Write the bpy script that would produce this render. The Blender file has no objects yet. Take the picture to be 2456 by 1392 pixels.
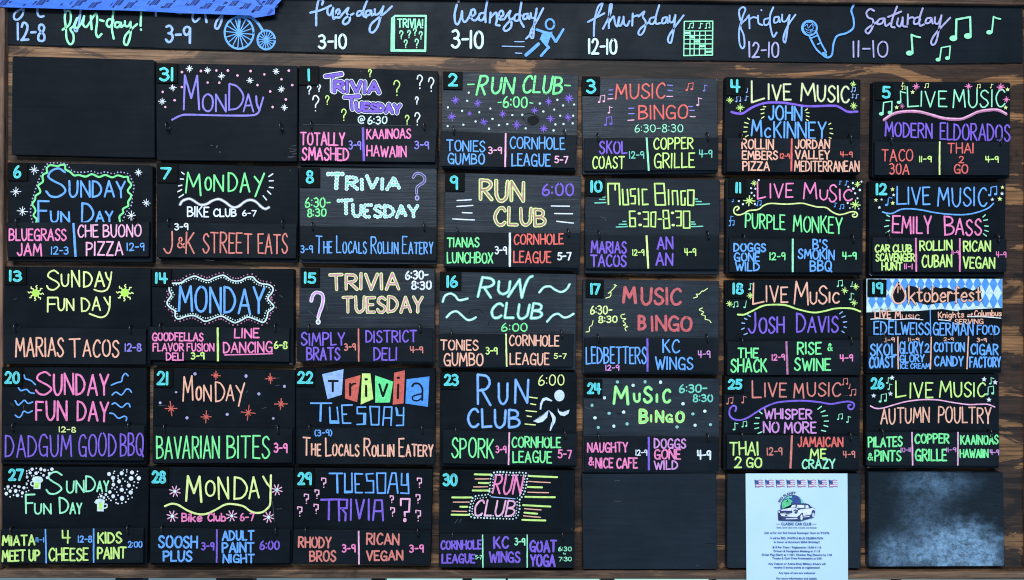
import bpy, bmesh, math, random
from mathutils import Vector, Matrix

# ------------------------------------------------------------------ camera, world, lamps, exposure
scene = bpy.context.scene
COL = scene.collection
PW, PH = 2456.0, 1392.0                      # the photograph's pixel grid
DIST, HFOV = 1.60, math.radians(69.0)
YAW, ROLL = 0.009, 0.0068
cam_d = bpy.data.cameras.new('camera')
cam = bpy.data.objects.new('camera', cam_d); COL.objects.link(cam)
cam_d.sensor_fit = 'HORIZONTAL'; cam_d.angle = HFOV
cam_d.clip_start = 0.01; cam_d.clip_end = 100.0
fwd = Vector((math.sin(YAW), math.cos(YAW), 0.0))
r0 = fwd.cross(Vector((0, 0, 1))).normalized(); u0 = r0.cross(fwd).normalized()
RGT = r0 * math.cos(ROLL) + u0 * math.sin(ROLL)
UPV = u0 * math.cos(ROLL) - r0 * math.sin(ROLL)
CAM = Vector((-0.01, -DIST, 2.0))
M = Matrix((RGT, UPV, -fwd)).transposed().to_4x4(); M.translation = CAM
cam.matrix_world = M
scene.camera = cam

world = bpy.data.worlds.new('World'); scene.world = world; world.use_nodes = True
bg = world.node_tree.nodes['Background']
bg.inputs['Color'].default_value = (0.48, 0.72, 1.0, 1); bg.inputs['Strength'].default_value = 0.20

def area(name, loc, target, sx, sy, power, color):
    d = bpy.data.lights.new(name, 'AREA'); d.shape = 'RECTANGLE'; d.size = sx; d.size_y = sy
    d.energy = power; d.color = color
    o = bpy.data.objects.new(name, d); COL.objects.link(o); o.location = loc
    o.rotation_euler = (Vector(target) - Vector(loc)).to_track_quat('-Z', 'Y').to_euler()
    return o
area('ceiling_light', (-0.4, -3.15, 4.25), (0.0, 0.0, 1.75), 3.0, 1.2, 240, (0.88, 0.95, 1.0))
area('room_window', (2.17, -2.1, 0.64), (1.0, 0.0, 1.5), 0.50, 0.27, 20, (0.42, 0.72, 1.0))
area('lower_wash_fill', (0.75, -2.5, 0.52), (0.5, 0.0, 1.6), 1.5, 0.55, 12, (0.38, 0.68, 1.0))  # added lamp that lays a blue wash over the lower boards
area('left_side_light', (-3.2, -1.15, 2.3), (-0.3, 0.0, 1.9), 1.0, 1.8, 16, (0.88, 0.94, 1.0))  # soft area lamp from the far left

scene.view_settings.view_transform = 'Standard'
scene.view_settings.look = 'None'
scene.view_settings.exposure = 0.0
scene.view_settings.gamma = 1.0
scene.view_settings.use_curve_mapping = False
scene.render.engine = 'CYCLES'
scene.cycles.pixel_filter_type = 'BLACKMAN_HARRIS'; scene.cycles.filter_width = 1.1

# ------------------------------------------------------------------ placing on the wall plane
FOC = (PW / 2) / math.tan(HFOV / 2)
def P(px, py, depth=0.0):
    """photo position -> point on the plane lying `depth` in front of the backing (y = -depth)"""
    d = fwd * FOC + RGT * (px - PW / 2) - UPV * (py - PH / 2)
    t = (-depth - CAM.y) / d.y
    return CAM + d * t

def lin(c):
    return tuple((v / 12.92 if v <= 0.04045 else ((v + 0.055) / 1.055) ** 2.4) for v in c)

# ------------------------------------------------------------------ materials
def new_mat(name):
    m = bpy.data.materials.new(name); m.use_nodes = True
    nt = m.node_tree; b = nt.nodes['Principled BSDF']
    return m, nt, b
def noise(nt, vec, scale, detail=4, rough=0.55, dist=0.0):
    n = nt.nodes.new('ShaderNodeTexNoise'); n.inputs['Scale'].default_value = scale
    n.inputs['Detail'].default_value = detail; n.inputs['Roughness'].default_value = rough
    n.inputs['Distortion'].default_value = dist
    nt.links.new(vec, n.inputs['Vector']); return n.outputs['Fac']
def mapping(nt, scale, loc=(0, 0, 0), per_object=True):
    tc = nt.nodes.new('ShaderNodeTexCoord'); mp = nt.nodes.new('ShaderNodeMapping')
    mp.inputs['Scale'].default_value = scale; mp.inputs['Location'].default_value = loc
    src = tc.outputs['Object']
    if per_object:
        oi = nt.nodes.new('ShaderNodeObjectInfo'); ml = nt.nodes.new('ShaderNodeMath')
        ml.operation = 'MULTIPLY'; ml.inputs[1].default_value = 37.0
        nt.links.new(oi.outputs['Random'], ml.inputs[0])
        ad = nt.nodes.new('ShaderNodeVectorMath'); ad.operation = 'ADD'
        nt.links.new(src, ad.inputs[0]); nt.links.new(ml.outputs[0], ad.inputs[1])
        src = ad.outputs[0]
    nt.links.new(src, mp.inputs['Vector'])
    return mp.outputs['Vector']
def ramp(nt, fac, stops):
    r = nt.nodes.new('ShaderNodeValToRGB'); e = r.color_ramp.elements
    e[0].position, e[0].color = stops[0][0], (*stops[0][1], 1) if len(stops[0][1]) == 3 else stops[0][1]
    e[1].position, e[1].color = stops[-1][0], (*stops[-1][1], 1)
    for p, c in stops[1:-1]:
        n = e.new(p); n.color = (*c, 1)
    nt.links.new(fac, r.inputs['Fac']); return r.outputs['Color']
def mix(nt, fac, a, b, mode='MIX'):
    n = nt.nodes.new('ShaderNodeMix'); n.data_type = 'RGBA'; n.blend_type = mode
    for sock, v in ((n.inputs[0], fac), (n.inputs[6], a), (n.inputs[7], b)):
        if isinstance(v, (int, float)): sock.default_value = v
        elif isinstance(v, tuple): sock.default_value = (*v, 1)
        else: nt.links.new(v, sock)
    return n.outputs[2]
def bump(nt, b, h, strength, dist):
    n = nt.nodes.new('ShaderNodeBump'); n.inputs['Strength'].default_value = strength
    n.inputs['Distance'].default_value = dist
    nt.links.new(h, n.inputs['Height']); nt.links.new(n.outputs['Normal'], b.inputs['Normal'])
def g3(v): return (v, v, v)

def board_mat(name, base, haze, grain, rough, spec=0.35, scuff=0.08):
    """black chalkboard paint over plywood: grain in relief, wiped chalk haze, scratches"""
    m, nt, b = new_mat(name)
    v1 = mapping(nt, (1, 1, 1)); v2 = mapping(nt, (5, 5, 110)); v3 = mapping(nt, (14, 14, 240), (3, 1, 7))
    cloud = ramp(nt, noise(nt, v1, 9, 5, 0.6, 0.4), [(0.35, g3(0)), (0.75, g3(1))])
    c = mix(nt, cloud, base, haze)
    gn = noise(nt, v2, 1.3, 6, 0.65, 0.35)
    gl = ramp(nt, gn, [(0.30, g3(0.66)), (0.62, g3(1.18))])
    c = mix(nt, 0.35 + 0.65 * min(grain, 1), c, gl, 'MULTIPLY')
    sc = ramp(nt, noise(nt, v3, 1.0, 3, 0.5), [(0.76, g3(0)), (0.83, g3(1))])
    sm = ramp(nt, noise(nt, v1, 12, 2, 0.5), [(0.60, g3(0)), (0.72, g3(scuff * 4))])
    fac = mix(nt, 1.0, sc, sm, 'MULTIPLY')
    c = mix(nt, fac, c, (0.16, 0.18, 0.20))
    nt.links.new(c, b.inputs['Base Color'])
    rr = ramp(nt, noise(nt, v1, 14, 4), [(0.3, g3(rough - 0.08)), (0.7, g3(rough + 0.12))])
    nt.links.new(rr, b.inputs['Roughness'])
    b.inputs['Specular IOR Level'].default_value = spec
    bump(nt, b, gn, 0.25 + 0.6 * grain, 0.0006 + 0.0010 * grain)
    return m

MAT = {}
MAT['A'] = board_mat('smooth_black_board_paint', (0.0026, 0.0046, 0.0072), (0.0056, 0.0086, 0.0126), 0.15, 0.55, 0.075)
MAT['B'] = board_mat('grainy_black_board_paint', (0.0115, 0.0165, 0.0235), (0.0220, 0.0300, 0.0410), 0.9, 0.46, 0.18, 0.12)
MAT['D'] = board_mat('greyed_black_board_paint', (0.0070, 0.0112, 0.0168), (0.0115, 0.0172, 0.0250), 0.3, 0.48, 0.14, 0.10)
MAT['S'] = board_mat('sign_black_paint', (0.0040, 0.0064, 0.0096), (0.0085, 0.0122, 0.0172), 0.2, 0.52, 0.085, 0.12)
MAT['K'] = board_mat('tile_black_paint', (0.0026, 0.0036, 0.0042), (0.0036, 0.0048, 0.0056), 0.05, 0.60, 0.06, 0.03)
MAT['H'] = board_mat('header_black_paint', (0.0042, 0.0068, 0.0105), (0.0085, 0.0125, 0.0180), 0.25, 0.55, 0.09, 0.16)

def smear_sheen_mat():
    """the wiped board: cloudy chalk residue, window sheen put into its colour, and a rough rubbed texture"""
    m, nt, b = new_mat('smear_and_sheen_board_paint')
    v1 = mapping(nt, (1, 1, 1.25), (0.31, 0, 0.22), False); v2 = mapping(nt, (6, 6, 90), (0, 0, 0), False)
    tc = nt.nodes.new('ShaderNodeTexCoord'); sx = nt.nodes.new('ShaderNodeSeparateXYZ')
    nt.links.new(tc.outputs['Object'], sx.inputs[0])
    cloud = noise(nt, v1, 14.0, 5, 0.6, 0.1)
    # wiped places, also carrying the painted window sheen: a broad low swath, a smaller one under the top edge, a smear in the lower left corner
    def math_(op, a, bb):
        n = nt.nodes.new('ShaderNodeMath'); n.operation = op
        for s_, v in ((n.inputs[0], a), (n.inputs[1], bb)):
            if isinstance(v, (int, float)): s_.default_value = v
            else: nt.links.new(v, s_)
        return n.outputs[0]
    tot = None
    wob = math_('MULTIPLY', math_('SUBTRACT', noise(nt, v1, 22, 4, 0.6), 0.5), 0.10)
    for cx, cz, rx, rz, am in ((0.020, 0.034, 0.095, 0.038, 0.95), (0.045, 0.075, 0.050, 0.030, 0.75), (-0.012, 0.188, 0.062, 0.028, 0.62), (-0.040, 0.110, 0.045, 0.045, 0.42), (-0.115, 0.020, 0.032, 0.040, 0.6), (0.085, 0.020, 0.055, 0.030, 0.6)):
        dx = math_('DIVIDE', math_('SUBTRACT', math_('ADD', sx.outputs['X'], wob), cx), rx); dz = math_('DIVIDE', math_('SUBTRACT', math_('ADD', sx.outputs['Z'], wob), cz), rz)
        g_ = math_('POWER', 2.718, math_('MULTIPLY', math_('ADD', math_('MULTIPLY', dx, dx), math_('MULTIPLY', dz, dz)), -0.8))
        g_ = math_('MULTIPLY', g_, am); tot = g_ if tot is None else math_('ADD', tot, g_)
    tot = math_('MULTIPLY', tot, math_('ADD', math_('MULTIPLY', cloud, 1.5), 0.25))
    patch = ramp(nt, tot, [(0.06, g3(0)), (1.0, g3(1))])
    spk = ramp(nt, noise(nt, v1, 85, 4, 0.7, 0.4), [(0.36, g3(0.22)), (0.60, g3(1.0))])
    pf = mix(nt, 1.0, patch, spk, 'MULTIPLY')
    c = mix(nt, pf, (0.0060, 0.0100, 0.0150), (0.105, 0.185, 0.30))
    nt.links.new(c, b.inputs['Base Color'])
    nt.links.new(ramp(nt, pf, [(0.0, g3(0.42)), (1.0, g3(0.30))]), b.inputs['Roughness'])
    nt.links.new(ramp(nt, patch, [(0.0, g3(0.10)), (1.0, g3(0.45))]), b.inputs['Specular IOR Level'])
    hh = mix(nt, 0.30, mix(nt, 0.45, noise(nt, v1, 75, 4, 0.6, 1.0), noise(nt, v1, 16, 3, 0.5, 0.6)), noise(nt, v2, 1.2, 5, 0.6, 0.3))
    bump(nt, b, hh, 0.85, 0.0022)
    return m
MAT['W'] = smear_sheen_mat()

def wood_mat(name, dark, mid, tan, grey, seed, vertical=False, blotch=1.0, warmth=0.0):
    """torched and stained pine: long grain, hard-edged burnt patches, greyer areas"""
    m, nt, b = new_mat(name)
    k = (lambda a, c: (c, a, a)) if vertical else (lambda a, c: (a, a, c))
    def mp(a, c, off): 
        sc = (c, c, a) if vertical else (a, a, c)
        return mapping(nt, sc, off, False)
    vg = mp(3.2, 170, (seed, 0, seed * 2)); vb = mp(3.4, 13, (seed * 3, 2, 1)); vl = mp(1.3, 5, (5, seed, 3)); vf = mp(18, 700, (1, 2, seed))
    patch = noise(nt, vb, 1.0, 7, 0.62, 0.9)
    c = ramp(nt, patch, [(0.40, dark), (0.455, mid), (0.535, mid), (0.552, tuple(v * 0.75 for v in tan)), (0.66, tan)])
    big = ramp(nt, noise(nt, vl, 1.1, 3, 0.5, 0.3), [(0.40, g3(0)), (0.60, g3(1))])
    # wood turns greyer towards the left end of the board
    tc = nt.nodes.new('ShaderNodeTexCoord'); sx = nt.nodes.new('ShaderNodeSeparateXYZ')
    nt.links.new(tc.outputs['Object'], sx.inputs[0])
    mr = nt.nodes.new('ShaderNodeMapRange'); mr.inputs['From Min'].default_value = 0.25; mr.inputs['From Max'].default_value = -0.75
    mr.inputs['To Min'].default_value = 0.03; mr.inputs['To Max'].default_value = 0.62
    nt.links.new(sx.outputs['X'], mr.inputs['Value'])
    gv = ramp(nt, patch, [(0.38, tuple(v * 0.30 for v in grey)), (0.52, tuple(v * 0.7 for v in grey)), (0.62, tuple(v * 1.5 for v in grey))])
    gf = mix(nt, 0.5, mr.outputs[0], mix(nt, 1.0, mr.outputs[0], big, 'MULTIPLY'))
    c = mix(nt, gf, c, gv)
    gn = noise(nt, vg, 1.0, 8, 0.82, 0.5)
    c = mix(nt, 0.85, c, ramp(nt, gn, [(0.38, g3(0.15)), (0.47, g3(0.80)), (0.60, g3(1.75))]), 'MULTIPLY')
    fn = noise(nt, vf, 1.0, 4, 0.7)
    c = mix(nt, 0.6, c, ramp(nt, fn, [(0.3, g3(0.5)), (0.65, g3(1.3))]), 'MULTIPLY')
    nt.links.new(c, b.inputs['Base Color'])
    b.inputs['Roughness'].default_value = 0.62; b.inputs['Specular IOR Level'].default_value = 0.3
    bump(nt, b, gn, 0.6, 0.0012)
    return m
MAT['wood'] = wood_mat('torched_stained_pine', (0.0100, 0.0050, 0.0034), (0.033, 0.0155, 0.0090), (0.235, 0.108, 0.043), (0.150, 0.104, 0.073), 4.3)
MAT['rail'] = wood_mat('stained_rail_wood', (0.032, 0.0165, 0.0105), (0.078, 0.041, 0.025), (0.16, 0.086, 0.047), (0.125, 0.083, 0.058), 9.1)
MAT['stile'] = wood_mat('stained_stile_wood', (0.036, 0.019, 0.013), (0.088, 0.046, 0.031), (0.14, 0.076, 0.05), (0.115, 0.070, 0.052), 2.7, True)

def plain(name, rgb, rough=0.6, spec=0.3, metal=0.0):
    m, nt, b = new_mat(name)
    v = mapping(nt, (1, 1, 1))
    c = mix(nt, ramp(nt, noise(nt, v, 40, 3), [(0.3, g3(0)), (0.7, g3(1))]), tuple(x * 0.82 for x in rgb), rgb)
    nt.links.new(c, b.inputs['Base Color'])
    b.inputs['Roughness'].default_value = rough; b.inputs['Specular IOR Level'].default_value = spec
    b.inputs['Metallic'].default_value = metal
    return m
MAT['metal'] = plain('black_hook_metal', (0.03, 0.03, 0.033), 0.25, 0.6, 0.6)
MAT['darkwall'] = plain('painted_wall', (0.13, 0.14, 0.145), 0.8)
MAT['frame'] = plain('window_frame_paint', (0.02, 0.03, 0.035), 0.5)

def glow(name, rgb, s):
    m, nt, b = new_mat(name)
    b.inputs['Base Color'].default_value = (0.02, 0.02, 0.02, 1)
    b.inputs['Emission Color'].default_value = (*rgb, 1); b.inputs['Emission Strength'].default_value = s
    return m
MAT['day1'] = glow('bright_window_daylight', lin((0.68, 0.88, 0.90)), 1.0)
MAT['day2'] = glow('dim_window_daylight', lin((0.40, 0.52, 0.56)), 1.0)

# chalk-marker inks (display colours)
INK = dict(
    w=(0.93, 0.96, 1.0), c=(0.32, 0.93, 0.86), i=(0.35, 0.72, 0.93), b=(0.40, 0.68, 1.0), L=(0.60, 0.74, 0.96),
    p=(1.0, 0.52, 0.76), l=(1.0, 0.72, 0.86), v=(0.50, 0.35, 0.86), u=(0.55, 0.50, 0.90), r=(0.95, 0.40, 0.36),
    s=(0.90, 0.50, 0.45), o=(1.0, 0.73, 0.62), y=(0.83, 0.98, 0.52), Y=(0.93, 0.99, 0.62), g=(0.50, 0.97, 0.60),
    m=(0.62, 0.97, 0.78), t=(0.55, 0.80, 0.78), n=(0.68, 0.67, 0.86), x=(0.87, 0.58, 0.86), d=(0.83, 0.36, 0.38),
    k=(0.06, 0.07, 0.085), q=(0.70, 0.52, 0.50), Q=(0.84, 0.56, 0.66), z=(0.58, 0.56, 0.62), e=(0.30, 0.27, 0.52),
    W=(0.86, 0.96, 0.96), R=(0.86, 0.36, 0.30), f=(0.45, 0.47, 0.48), h=(0.24, 0.27, 0.30), B=(0.28, 0.60, 0.97), H=(0.84, 0.91, 1.0), G=(0.40, 0.94, 0.58), V=(0.72, 1.0, 0.30),
    T=(0.45, 0.85, 0.75), N=(0.10, 0.18, 0.42), J=(0.12, 0.28, 0.58), E=(0.36, 0.83, 0.56), F=(0.75, 0.45, 0.62))
INKM = {}
def ink(k):
    if k not in INKM:
        rgb = lin(INK[k]); mw = 0 if k == 'k' else 0.05; rgb = tuple(min(0.90, v * (1 - mw) * 0.89 + mw * 0.75) for v in rgb)
        m, nt, b = new_mat('chalk_marker_ink_' + {'k': 'black'}.get(k, 'colour'))
        v = mapping(nt, (1, 1, 1)); v2 = mapping(nt, (40, 40, 900), (0, 3, 1))
        f = ramp(nt, noise(nt, v, 130, 4, 0.6), [(0.32, g3(0.0)), (0.62, g3(1.0))])
        f2 = ramp(nt, noise(nt, v2, 1.0, 3, 0.6), [(0.25, g3(0.0)), (0.45, g3(1.0))])
        lo = tuple(x * (0.70 if k != 'k' else 1) for x in rgb)
        c = mix(nt, f, lo, rgb); c = mix(nt, mix(nt, 1.0, f2, g3(1.0), 'MIX') if False else f2, tuple(x * 0.6 for x in rgb), c)
        nt.links.new(c, b.inputs['Base Color'])
        b.inputs['Roughness'].default_value = 0.75; b.inputs['Specular IOR Level'].default_value = 0.15
        INKM[k] = m
    return INKM[k]

# ------------------------------------------------------------------ object helpers
def tag(o, label=None, cat=None, group=None, kind=None):
    if label: o['label'] = label
    if cat: o['category'] = cat
    if group: o['group'] = group
    if kind: o['kind'] = kind
def empty(name, loc):
    o = bpy.data.objects.new(name, None); COL.objects.link(o); o.location = loc; o.empty_display_size = 0.05
    return o
class MB:
    """collects polygons (world points) with a material per face, builds ONE mesh object"""
    def __init__(s): s.v = []; s.f = []; s.m = []; s.mats = []
    def mi(s, mat):
        if mat not in s.mats: s.mats.append(mat)
        return s.mats.index(mat)
    def poly(s, pts, mat):
        b = len(s.v); s.v += [tuple(p) for p in pts]; s.f.append(list(range(b, b + len(pts)))); s.m.append(s.mi(mat))
    def grid(s, verts, faces, mat):
        b = len(s.v); s.v += [tuple(p) for p in verts]; k = s.mi(mat)
        for f in faces: s.f.append([b + i for i in f]); s.m.append(k)
    def build(s, name, parent=None, smooth=False):
        org = parent.location if parent else Vector((0, 0, 0))
        me = bpy.data.meshes.new(name)
        me.from_pydata([tuple(Vector(p) - org) for p in s.v], [], s.f)
        for m in s.mats: me.materials.append(m)
        for p, k in zip(me.polygons, s.m): p.material_index = k; p.use_smooth = smooth
        me.update()
        o = bpy.data.objects.new(name, me); COL.objects.link(o)
        if parent: o.parent = parent
        return o

# ------------------------------------------------------------------ one-stroke hand lettering
UP = {
 'A': (.62, "0,0 .5,1 1,0|.2,.34 .84,.36"), 'B': (.55, "0,0 0,1|~0,1 .6,.97 .85,.8 .7,.6 .06,.52|~.06,.52 .75,.47 1,.27 .7,.06 0,0"),
 'C': (.55, "~1,.84 .78,.98 .42,.94 .1,.65 .05,.35 .3,.04 .7,0 1,.15"), 'D': (.58, "0,0 0,1|~0,1 .55,.92 .96,.6 .9,.3 .55,.07 0,0"),
 'E': (.46, "1,1 0,1 0,0 1,0|0,.52 .78,.52"), 'F': (.46, "1,1 0,1 0,0|0,.54 .75,.54"),
 'G': (.6, "~.95,.84 .65,1 .25,.9 .03,.5 .2,.1 .6,0 .95,.12|.52,.42 .97,.42 .97,-.02"), 'H': (.56, "0,0 0,1|1,0 1,1|0,.5 1,.52"),
 'I': (.05, "0,0 0,1"), 'J': (.45, "~.9,1 .92,.65 .9,.3 .7,.03 .35,0 .03,.2"), 'K': (.52, "0,0 0,1|.92,1 0,.42|.25,.57 1,0"),
 'L': (.45, "0,1 0,0 1,.02"), 'M': (.74, "0,0 .12,1 .5,.34 .88,1 1,0"), 'N': (.58, "0,0 0,1 1,0 1,1"),
 'O': (.6, "~.5,1 .12,.82 0,.5 .12,.15 .5,0 .88,.15 1,.5 .9,.85 .5,1"), 'P': (.5, "0,0 0,1|~0,1 .7,.97 1,.75 .7,.52 0,.46"),
 'Q': (.62, "~.5,1 .12,.82 0,.5 .12,.15 .5,0 .88,.15 1,.5 .9,.85 .5,1|.6,.28 1.05,-.06"),
 'R': (.54, "0,0 0,1|~0,1 .7,.97 .95,.76 .65,.54 0,.47|.3,.5 1,0"),
 'S': (.5, "~.95,.85 .6,1 .2,.9 .1,.7 .4,.54 .8,.4 .98,.2 .6,0 .2,.02 0,.18"), 'T': (.6, "0,1 1,1|.5,1 .5,0"),
 'U': (.55, "~0,1 .02,.6 .05,.25 .28,.02 .6,0 .92,.22 .97,.6 1,1"), 'V': (.58, "0,1 .5,0 1,1"), 'W': (.85, "0,1 .27,0 .5,.75 .73,0 1,1"),
 'X': (.55, "0,1 1,0|1,1 0,0"), 'Y': (.56, "0,1 .5,.46|1,1 .5,.46 .5,0"), 'Z': (.55, "0,1 1,1 0,0 1,0"),
 '0': (.5, "~.5,1 .1,.8 0,.5 .12,.15 .5,0 .88,.15 1,.5 .9,.85 .5,1"), '1': (.05, "0,0 0,1"),
 '2': (.5, "~.05,.78 .3,.99 .7,.97 .92,.75 .7,.45 .3,.15 0,0|0,0 1,.02"),
 '3': (.48, "~.05,.92 .5,1 .88,.8 .7,.58 .35,.54|~.35,.54 .8,.48 .98,.25 .65,.02 .3,0 0,.12"),
 '4': (.5, "0,1 .03,.42 1,.42|.72,1 .72,0"), '5': (.48, "1,1 .15,1 .1,.56|~.1,.56 .55,.64 .95,.42 .85,.1 .4,0 0,.1"),
 '6': (.48, "~.7,1 .3,.75 .03,.35 .15,.05 .55,0 .95,.18 .9,.42 .5,.5 .12,.32"), '7': (.5, "0,1 1,1 .35,0"),
 '8': (.48, "~.5,.53 .12,.72 .2,.95 .55,1 .88,.86 .75,.62 .5,.53 .1,.38 .05,.1 .5,0 .95,.12 .9,.38 .5,.53"),
 '9': (.46, "~.95,.85 .6,1 .15,.9 .05,.66 .35,.5 .75,.58 .95,.85|.95,.9 .95,0"),
 '-': (.34, "0,.48 1,.5"), ':': (.05, "0,.22 0,.25|0,.72 0,.75"), '!': (.05, "0,1 0,.3|0,.02 0,.04"), "'": (.05, "0,1 .0,.82"), '.': (.05, "0,.02 0,.04"),
 '&': (.62, "~1,0 .6,.35 .22,.7 .3,.95 .52,1 .68,.82 .5,.62 .1,.4 .02,.15 .3,0 .65,.08 .95,.42"),
 '?': (.5, "~.05,.72 .2,.95 .6,1 .95,.8 .8,.58 .52,.42 .5,.25|.5,.03 .5,.05"), '(': (.2, "~1,1.05 .2,.75 .1,.35 .9,-.05"), ')': (.2, "~0,1.05 .8,.75 .9,.35 .1,-.05"),
 '@': (.9, "~.66,.6 .45,.66 .34,.45 .45,.32 .62,.42 .68,.62|~.68,.62 .7,.36 .88,.42 .97,.62 .82,.92 .4,.98 .06,.7 .06,.3 .35,.02 .85,.06"), '/': (.4, "0,0 1,1"),
}
LO = {
 'b': (.5, "0,1 0,0|~0,.42 .5,.6 .95,.42 .9,.12 .5,0 0,.1"), 'e': (.5, "~.05,.3 .95,.33 .8,.56 .45,.6 .05,.4 .1,.1 .5,0 .95,.1"),
 'f': (.42, "~1,.92 .65,1 .42,.85 .4,.4 .4,-.1|0,.55 .9,.57"), 'g': (.48, "~.9,.5 .5,.6 .1,.45 .1,.17 .5,.05 .88,.25|~.9,.58 .9,-.15 .5,-.36 .1,-.25"),
 'h': (.48, "0,0 0,1|~0,.32 .4,.6 .85,.5 .9,0"), 'i': (.05, "0,.58 0,0|0,.84 0,.86"), 'k': (.48, "0,0 0,1|.85,.62 0,.24|.25,.36 .95,0"),
 'l': (.05, "0,1 0,0"), 'm': (.72, "0,0 0,.6|~0,.35 .25,.6 .47,.45 .5,0|~.5,.35 .75,.6 .97,.45 1,0"), 'n': (.48, "0,0 0,.6|~0,.32 .4,.6 .85,.5 .9,0"),
 'o': (.5, "~.5,.6 .1,.5 0,.3 .12,.08 .5,0 .88,.08 1,.3 .9,.5 .5,.6"), 'r': (.4, "0,0 0,.6|~0,.35 .4,.6 .95,.52"),
 's': (.44, "~.92,.5 .5,.6 .1,.48 .45,.32 .95,.16 .5,0 0,.08"), 't': (.44, "~.42,.95 .42,.5 .45,.12 .65,0 1,.1|0,.62 .9,.64"),
 'u': (.5, "~0,.6 .03,.2 .35,0 .75,.1 .92,.35|.95,.6 .95,0"),
}
def parse(s):
    out = []
    for st in s.split('|'):
        sm = st[0] == '~'
        out.append((sm, [tuple(float(a) for a in p.split(',')) for p in st.lstrip('~').split()]))
    return out
UP = {k: (w, parse(s)) for k, (w, s) in UP.items()}; LO = {k: (w, parse(s)) for k, (w, s) in LO.items()}

def catmull(p, n=6):
    if len(p) < 3: return list(p)
    closed = abs(p[0][0] - p[-1][0]) + abs(p[0][1] - p[-1][1]) < 1e-6
    out = []
    for i in range(len(p) - 1):
        a = p[i - 1] if i > 0 else (p[-2] if closed else (2 * p[0][0] - p[1][0], 2 * p[0][1] - p[1][1]))
        b, c = p[i], p[i + 1]
        d = p[i + 2] if i + 2 < len(p) else (p[1] if closed else (2 * c[0] - b[0], 2 * c[1] - b[1]))
        for k in range(n):
            t = k / n; t2 = t * t; t3 = t2 * t
            out.append(tuple(0.5 * (2 * b[j] + (c[j] - a[j]) * t + (2 * a[j] - 5 * b[j] + 4 * c[j] - d[j]) * t2 + (3 * b[j] - a[j] - 3 * c[j] + d[j]) * t3) for j in (0, 1)))
    out.append(tuple(p[-1])); return out
def split_sharp(p, lim=0.75):
    out, cur = [], [p[0]]
    for i in range(1, len(p)):
        cur.append(p[i])
        if i < len(p) - 1:
            a = math.atan2(p[i][1] - p[i-1][1], p[i][0] - p[i-1][0]); b = math.atan2(p[i+1][1] - p[i][1], p[i+1][0] - p[i][0])
            if abs((b - a + math.pi) % (2 * math.pi) - math.pi) > lim: out.append(cur); cur = [p[i]]
    out.append(cur); return out
def ribbon2d(p, w, rng=None, flat=False):
    """(points, faces) of a marker stroke of width w along p, round ended"""
    q = [p[0]]
    for a in p[1:]:
        if math.hypot(a[0] - q[-1][0], a[1] - q[-1][1]) > 0.05: q.append(a)
    if len(q) == 1: q.append((q[0][0] + 0.1, q[0][1]))
    n = len(q); L = []; R = []
    dirs = []
    for i in range(n - 1):
        dx, dy = q[i+1][0] - q[i][0], q[i+1][1] - q[i][1]; l = math.hypot(dx, dy); dirs.append((dx / l, dy / l))
    ws = []
    for i in range(n):
        if i == 0: d = dirs[0]; k = 1
        elif i == n - 1: d = dirs[-1]; k = 1
        else:
            d = (dirs[i-1][0] + dirs[i][0], dirs[i-1][1] + dirs[i][1]); l = math.hypot(*d) or 1; d = (d[0] / l, d[1] / l)
            k = min(1.25, 1 / max(0.5, d[0] * dirs[i][0] + d[1] * dirs[i][1]))
        h = w / 2 * k * (rng.uniform(0.9, 1.1) if rng else 1); ws.append(h)
        L.append((q[i][0] - d[1] * h, q[i][1] + d[0] * h)); R.append((q[i][0] + d[1] * h, q[i][1] - d[0] * h))
    v = L + R; f = [[i, n + i, n + i + 1, i + 1] for i in range(n - 1)]
    if not flat:
        for (c, d, li, ri, sgn, h) in ((q[0], dirs[0], 0, n, -1, ws[0]), (q[-1], dirs[-1], n - 1, 2 * n - 1, 1, ws[-1])):
            arc = []
            for j in range(1, 5):
                t = math.pi * j / 5; ca, sa = math.cos(t), math.sin(t)
                arc.append((c[0] - d[1] * h * ca + sgn * d[0] * h * sa, c[1] + d[0] * h * ca + sgn * d[1] * h * sa))
            b = len(v); v += arc
            f.append([li] + list(range(b, b + 4)) + [ri] if sgn > 0 else [ri] + list(range(b + 3, b - 1, -1)) + [li])
    return v, f

SWK = 0.80
class Sheet:
    """a drawing surface: crop-local units -> photo px -> a plane at a given depth"""
    def __init__(s, o, depth, root): s.o = o; s.depth = depth; s.root = root; s.k = 0
    def px(s, p): return (s.o[0] + p[0] * s.o[2], s.o[1] + p[1] * s.o[2])
    def pt(s, p, lift): a = s.px(p); return P(a[0], a[1], s.depth + lift)
    def next(s): s.k += 1; return 0.00025 + 0.000035 * s.k
    def strokes(s, mb, sts, col, w, lift, seed=0, flat=False):
        layers = [(col, w)] if isinstance(col, str) else col
        for li, (c, ww) in enumerate(layers):
            ww *= SWK
            rng = random.Random(seed)
            for j, st in enumerate(sts):
                for jj, sub in enumerate(split_sharp(st)):
                    if len(sub) == 1: sub = [sub[0], (sub[0][0] + 0.5, sub[0][1])]
                    v, f = ribbon2d(sub, ww, rng, flat)
                    z = lift + 0.000012 * li + 0.0000015 * ((j * 3 + jj) % 7)
                    mb.grid([s.pt(a, z) for a in v], f, ink(c))

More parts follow.
